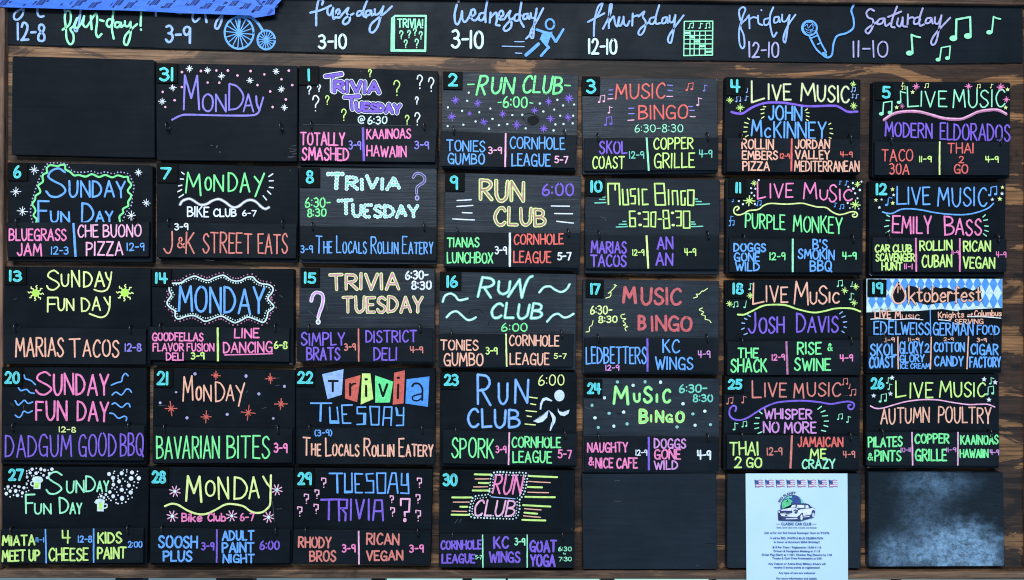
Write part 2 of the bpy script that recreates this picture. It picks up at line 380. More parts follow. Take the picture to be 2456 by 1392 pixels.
def glyph_strokes(text, x0, y0, x1, y1, dy=None, sl=0.0, sc=0.62, lower=False, jit=1.0, gap=0.2):
    H = y1 - y0; rng = random.Random(text + str(x0))
    if dy is None: dy = 0.014 * (x1 - x0)
    items = []; tot = 0
    for ch in text:
        if ch == ' ': tot += 0.34; continue
        if lower and ch in LO: g, k = LO[ch], 1.0
        elif ch.islower(): g, k = UP[ch.upper()], sc
        else: g, k = UP[ch], 1.0
        items.append((tot, g, k)); tot += g[0] * k + gap * (0.55 + 0.45 * k)
    tot -= gap
    W = (x1 - x0) - sl * H; fx = W / tot / H if tot > 0.06 else 1.0
    out = []
    for (ox, (w, sts), k) in items:
        jx, jy = rng.uniform(-.012, .012) * H * jit, rng.uniform(-.025, .025) * H * jit; a = rng.uniform(-.028, .028) * jit
        hs = 1 + rng.uniform(-.03, .03) * jit
        cx = (ox + w * k / 2)
        for sm, pts in sts:
            q = []
            for (px, py) in pts:
                ux = (ox + px * w * k) + rng.uniform(-.01, .01) * jit; uy = py * k * hs + rng.uniform(-.012, .012) * jit
                ux2 = cx + (ux - cx) - a * (uy - .5); uy2 = uy + a * (ux - cx)
                X = x0 + ux2 * H * fx + sl * uy2 * H + jx
                Y = y1 - uy2 * H + jy + dy * (X - x0) / max(1, x1 - x0)
                q.append((X, Y))
            if sm:
                if len(pts) > 3 and pts[0] == pts[-1]: q[-1] = q[0]
                q = catmull(q)
            out.append(q)
    return out

def disc(c, rx, ry=None, n=12):
    ry = rx if ry is None else ry
    return [(c[0] + rx * math.cos(2 * math.pi * i / n), c[1] + ry * math.sin(2 * math.pi * i / n)) for i in range(n)]
def resample(p, step):
    out = [p[0]]; acc = 0
    for a, b in zip(p, p[1:]):
        l = math.hypot(b[0] - a[0], b[1] - a[1]); t = step - acc
        while t <= l and l > 0:
            out.append((a[0] + (b[0] - a[0]) * t / l, a[1] + (b[1] - a[1]) * t / l)); t += step
        acc = (acc + l) % step if l > 0 else acc
    return out

# ------------------------------------------------------------------ drawing items
def T(text, x0, y0, x1, y1, col='w', sw=22, **k): return ('T', text, x0, y0, x1, y1, col, sw, k)
def Ln(lines, col, sw, name='speed_line'): return ('L', lines, col, sw, name)
def Pa(pts, col, sw, name='line', smooth=True): return ('P', [pts], col, sw, name, smooth)
def Pm(paths, col, sw, name='lettering', smooth=True): return ('P', paths, col, sw, name, smooth)
def D(x0, y0, x1, y1, col, sw): return ('D', x0, y0, x1, y1, col, sw)
def St(lst, col, kind=8, sw=None): return ('S', lst, col, kind, sw)
def Dt(lst, col, r=13): return ('O', [(a[0], a[1], a[2] if len(a) > 2 else r) for a in lst], col)
def Qm(lst, col, sw=18, ang=False): return ('Q', lst, col, sw, ang)
def No(lst, col): return ('N', lst, col)
def Fl(pts, col, name): return ('F', pts, col, name)
def Da(path, off, step, r, col): return ('A', path, off, step, r, col)
def Dtx(text, x0, y0, x1, y1, cols, r, step, **k): return ('X', text, x0, y0, x1, y1, cols, r, step, k)

def draw(sh, items):
    for it in items:
        k = it[0]; lift = sh.next(); root = sh.root
        if k == 'T':
            _, text, x0, y0, x1, y1, col, sw, kw = it
            kw = dict(kw); sw = min(sw, 0.26 * (y1 - y0)) if isinstance(col, str) else sw; nm = kw.pop('name', 'lettering')
            mb = MB(); sh.strokes(mb, glyph_strokes(text, x0, y0, x1, y1, **kw), col, sw, lift, len(text)); mb.build(nm, root)
        elif k == 'X':
            _, text, x0, y0, x1, y1, cols, r, step, kw = it
            mb = MB(); sts = glyph_strokes(text, x0, y0, x1, y1, **kw)
            for li, (c, rr) in enumerate(((cols[0], r), (cols[1], r * 0.5))):
                j = 0
                for st in sts:
                    for q in resample(st, step):
                        j += 1; mb.poly([sh.pt(a, lift + li * 0.00004 + 0.0000012 * (j % 9)) for a in disc(q, rr, n=10)], ink(c))
            mb.build('lettering', root)
        elif k == 'L':
            _, lines, col, sw, name = it
            segs = [[(a, b), ((a + c) / 2, (b + d) / 2 + 1), (c, d)] for a, b, c, d in lines]
            for grp in ([segs] if name.endswith(('lettering', 'drawing')) else [[g_] for g_ in segs]):
                mb = MB(); sh.strokes(mb, grp, col, sw, lift, 3); mb.build(name, root)
        elif k == 'P':
            _, paths, col, sw, name, smooth = it
            segs = [catmull(p, 7) if smooth else p for p in paths]
            for grp in ([[g_] for g_ in segs] if name.endswith('_mark') else [segs]):
                mb = MB(); sh.strokes(mb, grp, col, sw, lift, 5); mb.build(name, root)
        elif k == 'D':
            _, x0, y0, x1, y1, col, sw = it
            mb = MB(); rng = random.Random(x0); pts = [(x0 + (x1 - x0) * t / 12 + rng.uniform(-1.2, 1.2), y0 + (y1 - y0) * t / 12) for t in range(13)]
            sh.strokes(mb, [pts], col, sw, lift, 4, True); mb.build('divider_line', root)
        elif k == 'S':
            _, lst, col, kind, sw = it
            for j, a in enumerate(lst):
                x, y, r = a; rng = random.Random(x * 7 + y); mb = MB(); sts = []
                if kind == 5:
                    pts = []
                    for i in range(10):
                        rr = r if i % 2 == 0 else r * 0.45; an = -math.pi / 2 + i * math.pi / 5 + rng.uniform(-.1, .1)
                        pts.append((x + rr * math.cos(an), y + rr * math.sin(an)))
                    vs = [sh.pt((x, y), lift)] + [sh.pt(p, lift) for p in pts]
                    mb.grid(vs, [[0, i + 1, (i + 1) % 10 + 1] for i in range(10)], ink(col))
                else:
                    for i in range(4):
                        an = i * math.pi / 4 + rng.uniform(-.12, .12); rr = r * rng.uniform(.85, 1.1)
                        if kind == 4 and i % 2: rr *= 0.55
                        if kind == 8 and i % 2: rr *= 0.8
                        sts.append([(x - rr * math.cos(an), y - rr * math.sin(an)), (x + rr * math.cos(an), y + rr * math.sin(an))])
                    sh.strokes(mb, sts, col, sw or max(10, r * 0.26), lift, j)
                mb.build('star_drawing', root)
        elif k == 'O':
            _, lst, col = it
            mb = MB(); rng = random.Random(len(lst))
            for j, (x, y, r) in enumerate(lst):
                mb.poly([sh.pt(a, lift + 0.000001 * (j % 5)) for a in disc((x, y), r * rng.uniform(.9, 1.1), r * rng.uniform(.9, 1.1), 10)], ink(col))
            mb.build('dot_pattern', root)
        elif k == 'A':
            _, path, off, step, r, col = it
            p = resample(catmull(path, 7), step); mb = MB(); rng = random.Random(len(path))
            for i in range(len(p)):
                a, b = p[max(0, i - 1)], p[min(len(p) - 1, i + 1)]
                dx, dy = b[0] - a[0], b[1] - a[1]; l = math.hypot(dx, dy) or 1
                c = (p[i][0] + dy / l * off + rng.uniform(-2, 2), p[i][1] - dx / l * off + rng.uniform(-2, 2))
                mb.poly([sh.pt(q, lift + 0.000001 * (i % 5)) for q in disc(c, r * rng.uniform(.8, 1.15), n=8)], ink(col))
            mb.build('dot_border', root)
        elif k == 'Q':
            _, lst, col, sw, ang = it
            for (x, y, h) in lst:
                mb = MB(); w = h * 0.42
                if ang: sts = [[(x - w/2, y - h*.28), (x - w/2, y - h*.5), (x + w/2, y - h*.45), (x + w/2, y), (x, y + .02*h), (x, y + h*.2)], [(x, y + h*.44), (x + .5, y + h*.46)]]
                else: sts = glyph_strokes('?', x - w / 2, y - h / 2, x + w / 2, y + h / 2)
                sh.strokes(mb, sts, col, sw, lift, int(x)); mb.build('question_mark', root)
        elif k == 'N':
            _, lst, col = it
            for a in lst:
                x, y, h = a[:3]; kd = a[3] if len(a) > 3 else 's'; rng = random.Random(x + y); mb = MB(); sw = max(9, h * 0.10); t = rng.uniform(-.1, .15)
                def q(u, v): return (x + (u - t * v) * h, y + v * h)
                if kd == 'd':
                    sh.strokes(mb, [[q(-.24, .34), q(-.22, -.38), q(.32, -.48), q(.34, .24)]], col, sw, lift)
                    heads = [(-.34, .36), (.23, .27)]
                elif kd == 'q':
                    sh.strokes(mb, [[q(.14, .36), q(.18, -.5)]], col, sw, lift); heads = [(.02, .36)]
                else:
                    sh.strokes(mb, [[q(.06, .36), q(.04, -.46)], catmull([q(.04, -.46), q(.22, -.38), q(.42, -.34)], 5)], col, sw, lift); heads = [(-.08, .36)]
                for j, (hu, hv) in enumerate(heads):
                    c = q(hu, hv); mb.poly([sh.pt(p, lift + 0.00002) for p in disc(c, h * .155, h * .115)], ink(col))
                mb.build('music_note', root)
        elif k == 'F':
            _, pts, col, name = it
            mb = MB(); bm = bmesh.new(); vs = [bm.verts.new(sh.pt(p, lift)) for p in pts]; fc = bm.faces.new(vs)
            bmesh.ops.triangulate(bm, faces=[fc]); bm.verts.index_update()
            mb.grid([v.co.copy() for v in bm.verts], [[v.index for v in f.verts] for f in bm.faces], ink(col)); bm.free(); mb.build(name, root)

# ------------------------------------------------------------------ solids
def slab(mb, quad, front, back, mat, rad=0.004, bev=0.0012, wob=0.0, seed=0):
    """board: four photo corners of the FRONT face, pushed straight back to the wall; rounded, eased front edge"""
    c = [P(x, y, front) for x, y in quad]; rng = random.Random(seed); out = []; inn = []
    cen = sum(c, Vector()) / 4
    for i in range(4):
        p, a, b = c[i], c[i - 1], c[(i + 1) % 4]
        da, db = (a - p).normalized(), (b - p).normalized(); r = rad * rng.uniform(0.4, 1.5)
        for t in range(5):
            s = t / 4; q = (p + da * r) * (1 - s) ** 2 + p * 2 * s * (1 - s) + (p + db * r) * s * s
            out.append(q); inn.append(q + (da + db).normalized() * bev * 1.414)
    n = len(out); yb, y1 = -back, -(front - bev)
    loops = [[Vector((q.x, yb, q.z)) for q in out], [Vector((q.x, y1, q.z)) for q in out], [Vector((q.x, -front, q.z)) for q in inn]]
    v = sum(loops, []); f = [list(range(2 * n, 3 * n))[::-1], list(range(n))]
    for k in (0, 1):
        for i in range(n): j = (i + 1) % n; f.append([k*n + i, k*n + j, (k+1)*n + j, (k+1)*n + i])
    mb.grid(v, f, mat)
def tube(mb, pts, r, mat, n=8):
    rings = []
    for i, p in enumerate(pts):
        d = (pts[min(i+1, len(pts)-1)] - pts[max(i-1, 0)]).normalized()
        a = d.cross(Vector((1, 0, 0.02))).normalized(); b = d.cross(a).normalized()
        rings.append([p + (a * math.cos(t) + b * math.sin(t)) * r for t in [2*math.pi*j/n for j in range(n)]])
    v = sum(rings, []); f = []
    for i in range(len(pts) - 1):
        for j in range(n): f.append([i*n + j, i*n + (j+1) % n, (i+1)*n + (j+1) % n, (i+1)*n + j])
    f += [list(range(n)), list(range((len(pts)-1)*n, len(pts)*n))]
    mb.grid(v, f, mat)
def cuboid(mb, a, b, mat):
    x0, y0, z0 = a; x1, y1, z1 = b
    v = [(x, y, z) for x in (x0, x1) for y in (y0, y1) for z in (z0, z1)]
    mb.grid(v, [[0, 1, 3, 2], [4, 6, 7, 5], [0, 4, 5, 1], [2, 3, 7, 6], [0, 2, 6, 4], [1, 5, 7, 3]], mat)

# ------------------------------------------------------------------ large structure
BT = 0.0165                                   # day boards' thickness
wall = MB()
cuboid(wall, (-3.2, 0.030, 0.6), (3.2, 0.10, P(0, 1378).z - 0.004), MAT['darkwall'])
# the wall is open behind the windows: build the strips round the opening
wall = MB()
zt = P(1228, 1376).z
cuboid(wall, (-3.2, 0.030, zt), (3.2, 0.10, 3.6), MAT['darkwall'])
cuboid(wall, (-3.2, 0.030, 0.2), (3.2, 0.10, zt - 0.62), MAT['darkwall'])
cuboid(wall, (-3.2, 0.030, zt - 0.62), (-1.25, 0.10, zt), MAT['darkwall'])
cuboid(wall, (1.30, 0.030, zt - 0.62), (3.2, 0.10, zt), MAT['darkwall'])
w = wall.build('wall'); tag(w, kind='structure')

# window band below the board
wr = empty('window', (0.0, 0.06, zt - 0.62))
tag(wr, 'row of bright window panes with dark posts just below the wooden rail', 'window')
xs = [(-1.25, -0.86, 'day2'), (-0.80, -0.64, 'day2'), (-0.56, -0.30, 'day2'), (-0.27, -0.10, 'day1'), (-0.08, -0.005, 'day1'), (0.0, 0.205, 'day1'),
      (0.235, 0.45, 'day1'), (0.46, 0.86, 'day2'), (0.87, 1.30, 'day2')]
fb = MB(); prev = None
for a, b, k in xs:
    pm = MB(); cuboid(pm, (a, 0.066, zt - 0.60), (b, 0.070, zt - 0.012), MAT[k]); pm.build('pane', wr)
    if prev is not None: cuboid(fb, (prev, 0.04, zt - 0.61), (a, 0.075, zt - 0.006), MAT['frame'])
    prev = b
cuboid(fb, (-1.25, 0.041, zt - 0.619), (1.30, 0.074, zt - 0.611), MAT['frame'])
fb.build('window_frame', wr)

# backing of torched boards with its wooden frame
org = P(1228, 1366, 0.0)
root = empty('display_board', org)
tag(root, 'wide torched brown wood panel with slim wooden rails, carrying all the black day boards', 'display board')
mb = MB(); a, b = P(-40, 1367), P(2520, -60)
cuboid(mb, (a.x, 0.0, a.z), (b.x, 0.029, b.z), MAT['wood']); mb.build('backing_panel', root)
def strip(name, q, d0, d1, mat, bev=0.0015):
    m = MB(); slab(m, q, d1, d0, mat, 0.0015, bev); return m.build(name, root)
strip('bottom_rail', [(-60, 1368), (2540, 1370.5), (2540, 1391), (-60, 1387)], -0.028, 0.0145, MAT['rail'])
strip('top_rail', [(-60, -60), (2540, -60), (2540, 12), (-60, -16)], 0.0005, 0.014, MAT['rail'])
strip('left_stile', [(-70, -14), (10.5, -14), (2.5, 1366), (-70, 1366)], 0.0005, 0.014, MAT['stile'])
strip('right_stile', [(2461, 13), (2545, 14), (2545, 1369), (2460, 1369)], 0.0005, 0.008, MAT['stile'])

# ------------------------------------------------------------------ header board
hd = 0.0035
hb = empty('header_board', P(1228, 150, 0.0))
tag(hb, 'long black header board with handwritten weekday names and opening hours across the top', 'header board')
low = [(13, 106), (180, 112), (350, 113), (440, 119), (560, 121), (720, 125), (930, 131), (1070, 134), (1270, 140), (1380, 140), (1480, 143), (1700, 144),
       (1880, 147), (2010, 150), (2120, 151), (2230, 153), (2340, 151), (2453, 151)]
hp = low[::-1]
rng = random.Random(5); dense = []
for (x0, y0), (x1, y1) in zip(low, low[1:]):
    for k in range(5): t = k / 5; dense.append((x0 + (x1 - x0) * t, y0 + (y1 - y0) * t + rng.uniform(-1.0, 1.0)))
dense.append(low[-1])
top = [(2453, 13), (1828, 6), (1228, -1), (620, -8), (15, -15)]
mb = MB(); bm = bmesh.new()
ring = dense + top
fr = [bm.verts.new(P(x, y, hd)) for x, y in ring]; bk = [bm.verts.new(Vector((v.co.x, -0.0004, v.co.z))) for v in fr]
ff = bm.faces.new(fr); n = len(fr)
for i in range(n): bm.faces.new([fr[i], bk[i], bk[(i+1) % n], fr[(i+1) % n]])
bmesh.ops.triangulate(bm, faces=[ff]); bmesh.ops.recalc_face_normals(bm, faces=bm.faces); bm.verts.index_update()
mb.grid([v.co.copy() for v in bm.verts], [[v.index for v in f.verts] for f in bm.faces], MAT['H']); bm.free()
mb.build('board_panel', hb)

h1 = Sheet((0, 0, .29316), hd, hb); h2 = Sheet((700, 0, .28502), hd, hb); h3 = Sheet((1380, 0, .25244), hd, hb); h4 = Sheet((1880, 0, .23453), hd, hb)
h2.k = 30; h3.k = 50; h4.k = 70
def wheel(cx, cy, rx, ry, n, col, sw, sp):
    return [Pa(disc((cx, cy), rx, ry, 20) + [disc((cx, cy), rx, ry, 20)[0]], col, sw, 'wheel_drawing'),
            Ln([(cx, cy, cx + rx * math.cos(2*math.pi*i/n + .1), cy + ry * math.sin(2*math.pi*i/n + .1)) for i in range(n)], col, sp, 'spoke_drawing')]
draw(h1, [
 T('12-8', 145, 192, 368, 328, 'L', 24, dy=10),
 Pm([[(660, 85), (652, 160), (630, 255), (608, 240), (625, 180), (650, 130)]], 'L', 18, 'lettering'),
 Pm([[(512, 245), (565, 205), (580, 140), (568, 92), (540, 98), (530, 150), (540, 240), (545, 315), (570, 362), (598, 345), (600, 285), (575, 240), (600, 215), (630, 150)],
     [(630, 150), (612, 205), (630, 232), (665, 190), (688, 135)], [(688, 135), (680, 200), (705, 222), (738, 180)],
     [(750, 240), (742, 130)], [(745, 165), (785, 112), (795, 170), (785, 265), (802, 305), (830, 280)],
     [(818, 165), (848, 174)], [(928, 165), (888, 160), (872, 198), (895, 222), (928, 180)], [(930, 80), (915, 220), (930, 318)],
     [(990, 188), (950, 185), (940, 215), (965, 225), (988, 195)], [(990, 190), (992, 222), (1015, 205)],
     [(1022, 175), (1025, 212), (1048, 215), (1068, 185)], [(1068, 180), (1068, 280), (1042, 365), (1015, 352), (1025, 295), (1070, 245), (1122, 198)],
     [(1155, 98), (1150, 212)], [(1153, 242), (1154, 245)]], 'm', 22),
 Pm([[(195, 40), (185, 120), (145, 162), (115, 150), (125, 105), (190, 70)], [(305, 40), (308, 115), (328, 138), (358, 134)], [(520, 50), (535, 105)], [(1275, 70), (1275, 128)],
     [(1440, 98), (1470, 110), (1492, 102)], [(1585, 80), (1575, 150), (1597, 180), (1635, 148)], [(1675, 100), (1690, 182)],
     [(1822, 90), (1812, 170), (1785, 232), (1760, 225), (1772, 175), (1812, 132)]], 'L', 22),
 T('3-9', 1358, 212, 1558, 344, 'L', 24, dy=8)]
 + wheel(1956, 270, 118, 130, 16, 'b', 20, 10) + wheel(2178, 328, 71, 77, 16, 'b', 20, 9)
 + [Pa([(1945, 110), (1955, 180), (1950, 270)], 'b', 26, 'bicycle_frame_drawing'), Pa([(1970, 132), (2050, 145), (2105, 185), (2152, 255)], 'b', 26, 'bicycle_frame_drawing')])
draw(h2, [
 Pm([[(255, 40), (262, 5), (228, 0), (212, 60), (205, 130), (205, 215)], [(155, 108), (240, 88), (330, 48)],
     [(302, 62), (300, 110), (322, 128), (348, 72)], [(348, 68), (344, 130), (352, 160), (372, 140)], [(372, 130), (402, 108), (395, 80), (374, 95), (376, 142), (402, 148), (425, 120)],
     [(425, 120), (475, 68), (462, 110), (488, 145), (480, 185), (450, 205), (430, 192), (448, 155), (520, 115)], [(598, 95), (558, 98), (548, 132), (575, 128), (600, 95)], [(635, 3), (605, 80), (602, 130), (625, 148)],
     [(665, 90), (630, 95), (622, 130), (650, 126), (668, 95)], [(668, 92), (672, 130), (695, 118)], [(698, 80), (702, 122), (732, 115), (770, 60)],
     [(770, 55), (745, 150), (720, 230), (682, 275), (655, 260), (668, 205), (730, 150), (790, 105), (842, 55)]], 'L', 23),
 T('3-10', 228, 295, 455, 405, 'W', 24, dy=4),
 Pa([(848, 155), (868, 135), (1128, 135), (1122, 432), (838, 428), (848, 155)], 'm', 20, 'card_drawing', False), Ln([(852, 160, 848, 420)], 'm', 46, 'card_drawing'),
 Ln([(840, 425, 1120, 428)], 'm', 26, 'card_drawing'), T('TRIVIA!', 892, 160, 1102, 230, 'm', 15, dy=6),
 Qm([(920, 295, 72), (986, 290, 62), (1036, 270, 62), (1085, 298, 66), (958, 370, 66), (1050, 368, 72)], 'm', 13),
 Dt([(1403, 12, 13)], 'z'),
 Pm([[(1388, 42), (1370, 120), (1375, 190), (1398, 204), (1422, 150), (1432, 100)], [(1432, 95), (1436, 165), (1460, 186), (1492, 140), (1512, 85)], [(1500, 150), (1542, 118), (1532, 80), (1508, 100), (1514, 160), (1545, 172), (1575, 140)],
     [(1622, 108), (1582, 120), (1575, 165), (1605, 168), (1628, 120)], [(1645, 6), (1628, 110), (1630, 188)], [(1665, 192), (1672, 108)], [(1670, 150), (1718, 108), (1725, 170), (1718, 208), (1748, 216)],
     [(1738, 152), (1778, 128), (1770, 92), (1746, 108), (1746, 160), (1780, 165)], [(1785, 165), (1838, 92), (1826, 140), (1848, 190), (1840, 235), (1802, 262), (1782, 242), (1812, 200), (1865, 150)],
     [(1918, 118), (1880, 130), (1875, 172), (1905, 172), (1925, 130)], [(1932, 18), (1915, 140), (1930, 190), (1952, 228)], [(1988, 118), (1952, 125), (1950, 160), (1975, 156), (1988, 122)], [(1988, 122), (1998, 160)],
     [(2010, 112), (2016, 150), (2045, 148), (2058, 105)], [(2060, 75), (2040, 200), (2030, 315), (2005, 302), (2020, 245), (2065, 170), (2115, 72)]], 'L', 23),
 T('3-10', 1348, 260, 1605, 398, 'W', 26, dy=6),
 Ln([(1875, 352, 1955, 352), (1770, 390, 1955, 394), (1880, 447, 1935, 450)], 'L', 11), Ln([(1970, 328, 2020, 275)], 'L', 20),
 Pa(disc((2172, 205), 36, 42, 14) + [disc((2172, 205), 36, 42, 14)[0]], 'b', 20, 'runner_drawing'),
 Fl([(2108, 275), (2195, 268), (2170, 330), (2155, 375), (2085, 335)], 'b', 'runner_drawing'),
 Pm([[(2060, 250), (2115, 270), (2180, 285)], [(2175, 280), (2220, 352)], [(2222, 352), (2285, 248)], [(2110, 345), (2162, 402)], [(2160, 400), (2098, 470)]], 'b', 26, 'runner_drawing', False),
 Ln([(2075, 372, 1970, 465)], 'b', 36, 'runner_drawing')])
draw(h3, [
 Pm([[(120, 210), (200, 168), (275, 128)], [(255, 30), (215, 70), (182, 200), (175, 345)], [(258, 35), (240, 90), (210, 150)],
     [(262, 275), (325, 150), (347, 50), (328, 55), (318, 160), (318, 268)], [(320, 215), (362, 158), (378, 225), (400, 250), (420, 165)], [(415, 165), (405, 225), (430, 246), (458, 180)], [(458, 160), (462, 225), (490, 246), (515, 200)],
     [(540, 245), (545, 130)], [(543, 165), (580, 150), (605, 150)], [(600, 160), (655, 112), (640, 160), (668, 210), (655, 290), (620, 335), (598, 315), (622, 270), (695, 215)],
     [(755, 165), (712, 178), (705, 222), (740, 226), (765, 180)], [(797, 50), (765, 160), (765, 225), (805, 222)], [(868, 165), (832, 175), (825, 220), (855, 216), (870, 175)], [(870, 172), (878, 220)],
     [(895, 150), (896, 205), (925, 210), (950, 150)], [(950, 145), (935, 280), (910, 402), (882, 395), (888, 345), (940, 265), (1028, 148)]], 'L', 23),
 T('12-10', 130, 372, 390, 508, 'W', 26, dy=6),
 Pa([(1035, 205), (1305, 203), (1302, 525), (1030, 530), (1035, 205)], 'm', 14, 'bingo_card_drawing', False),
 Ln([(1035, 295, 1305, 295), (1035, 338, 1305, 338), (1035, 375, 1305, 375), (1035, 418, 1305, 418), (1035, 465, 1305, 465), (1090, 295, 1088, 525), (1132, 295, 1128, 525), (1182, 295, 1178, 525), (1236, 295, 1232, 525)], 'm', 12, 'bingo_card_drawing'),
 Ln([(1045, 315, 1085, 315), (1100, 355, 1128, 355), (1140, 395, 1172, 395), (1190, 440, 1222, 438), (1240, 495, 1295, 492)], 'm', 26, 'bingo_card_drawing'),
 No([(1100, 248, 60, 'd'), (1185, 248, 58, 's'), (1258, 248, 62, 'd')], 'm'),
 Pm([[(1565, 190), (1555, 105), (1590, 70), (1615, 92), (1590, 160), (1558, 280), (1558, 400), (1582, 460), (1606, 435), (1600, 340), (1568, 245), (1620, 185), (1650, 145)],
     [(1655, 272), (1650, 150)], [(1652, 185), (1690, 165), (1722, 172)], [(1735, 150), (1740, 220), (1775, 240)], [(1767, 98), (1768, 101)], [(1838, 175), (1797, 188), (1795, 236), (1830, 232), (1850, 190)],
     [(1880, 72), (1850, 150), (1852, 250), (1880, 350), (1912, 312)], [(1928, 160), (1892, 170), (1890, 216), (1925, 206), (1935, 165)], [(1935, 165), (1945, 212)], [(1965, 140), (1966, 200), (2000, 202), (2032, 150)],
     [(2035, 145), (2012, 300), (1995, 402), (1976, 380), (1988, 315), (2025, 235), (2090, 142)]], 'L', 21),
 T('12-10', 1652, 405, 1930, 545, 'n', 20, dy=2)])
draw(h4, [
 Fl(disc((262, 288), 86, 84, 24), 'b', 'microphone_drawing'), Fl(disc((266, 288), 62, 66, 20), 'k', 'microphone_drawing'),
 Pm([[(215, 270), (240, 250), (250, 290), (285, 250), (300, 290), (270, 320), (310, 315)], [(225, 320), (250, 335), (285, 340)], [(240, 235), (280, 232), (315, 265)], [(220, 295), (245, 310), (290, 305)]], 'b', 8, 'microphone_drawing'),
 Pm([[(262, 375), (330, 500), (415, 580)], [(335, 330), (380, 440), (432, 535)]], 'b', 22, 'microphone_drawing'),
 Ln([(280, 392, 340, 365), (345, 455, 375, 440)], 'b', 18, 'microphone_drawing'), Ln([(405, 550, 425, 565)], 'b', 46, 'microphone_drawing'),
 Pa([(410, 572), (450, 590), (492, 560), (508, 450), (545, 370), (640, 340), (710, 285), (712, 190), (690, 110), (718, 45)], 'b', 24, 'cord_drawing'),
 Pm([[(922, 112), (882, 95), (845, 130), (862, 180), (908, 202), (912, 265), (868, 342), (835, 322), (862, 285), (945, 232), (975, 200)],
     [(1025, 190), (975, 200), (955, 245), (1000, 242), (1030, 195)], [(1030, 192), (1042, 266), (1085, 240)], [(1158, 68), (1115, 180), (1098, 268), (1132, 282)], [(1065, 175), (1130, 150), (1200, 120)], [(1170, 190), (1158, 250), (1190, 270), (1215, 200)],
     [(1215, 180), (1218, 262), (1258, 275)], [(1265, 252), (1270, 150)], [(1268, 195), (1310, 178), (1335, 190)], [(1392, 175), (1342, 190), (1330, 242), (1370, 242), (1395, 200)], [(1420, 88), (1390, 180), (1390, 262), (1432, 252)],
     [(1502, 185), (1462, 192), (1450, 236), (1490, 232), (1510, 190)], [(1510, 188), (1522, 242)], [(1545, 180), (1546, 235), (1580, 240), (1610, 170)], [(1612, 158), (1590, 280), (1560, 420), (1525, 462), (1506, 430), (1540, 360), (1610, 280), (1702, 182)]], 'n', 24),
 T('11-10', 712, 422, 1060, 582, 'n', 20, dy=6), No([(1300, 462, 230), (1640, 552, 165, 'd'), (2125, 262, 195), (1822, 300, 260, 'd')], 'm')])

# masking tape across the top left, over the weekday names
tp = [(-300, -130), (2320, -130), (2300, 5), (2262, 45), (2250, 62), (2248, 118), (2215, 126), (2185, 130), (2130, 140), (2082, 147), (2050, 128), (1950, 124), (1750, 117), (1500, 110), (1250, 96), (1000, 86), (750, 82), (500, 73), (250, 66), (25, 60), (-20, 22), (-300, 20)]
tm, nt, bb = new_mat('blue_masking_tape')
v = mapping(nt, (1, 1, 1), per_object=False)
nt.links.new(mix(nt, noise(nt, v, 30, 4), lin((0.10, 0.33, 0.74)), lin((0.18, 0.43, 0.86))), bb.inputs['Base Color'])
bb.inputs['Roughness'].default_value = 0.6
bump(nt, bb, noise(nt, mapping(nt, (25, 25, 60), per_object=False), 1.0, 4, 0.6, 0.8), 0.9, 0.004)
tr = empty('masking_tape', P(300, 30, 0.0)); tag(tr, 'strip of blue printed masking tape with a torn end, over the first two weekday names', 'tape')
th = Sheet((0, 0, .29316), 0.0150, tr)
tape = MB(); bm = bmesh.new()
vs = [bm.verts.new(th.pt(p, 0.0012)) for p in tp]; f = bm.faces.new(vs); bk = [bm.verts.new(v_.co + Vector((0, 0.0004, 0))) for v_ in vs]
for i in range(len(vs)): j = (i + 1) % len(vs); bm.faces.new([vs[i], bk[i], bk[j], vs[j]])
bmesh.ops.triangulate(bm, faces=[f]); bmesh.ops.recalc_face_normals(bm, faces=bm.faces); bm.verts.index_update()
tape.grid([x.co.copy() for x in bm.verts], [[x.index for x in g.verts] for g in bm.faces], tm); bm.free()
pr = tape; TI = plain('tape_print_ink', lin((0.06, 0.12, 0.34)), 0.7)
rng = random.Random(11)
def par(cx, cy, l, wd, lift=0.0014, slx=0.85):
    pr.poly([th.pt(p, lift) for p in ((cx - wd - l * slx / 2, cy + l / 2), (cx + wd - l * slx / 2, cy + l / 2), (cx + wd + l * slx / 2, cy - l / 2), (cx - wd + l * slx / 2, cy - l / 2))], TI)
for i in range(22):
    x = 30 + i * 104 + rng.uniform(-12, 12)
    base = 22 + 26 * (i % 3) + rng.uniform(-6, 6)
    lim = 55 + max(0, x) * 0.024
    if x > 2220: continue
    if base < lim - 22:
        for dx in (-20, -5, 12, 24): par(x + dx, base, 44, 5)
    y2 = (base + 38) % (lim - 12) + 2
    if y2 < lim - 10: par(x + 55, y2, 16, 9)
    if 8 < base - 45 : par(x + 40, base - 45, 26, 5)
par(2105, 12, 55, 4, slx=-.8); par(2125, 22, 55, 4, slx=-.8); par(2205, 98, 44, 5); par(2218, 100, 40, 4); par(2070, 100, 16, 9)
tape.build('tape_strip', tr)

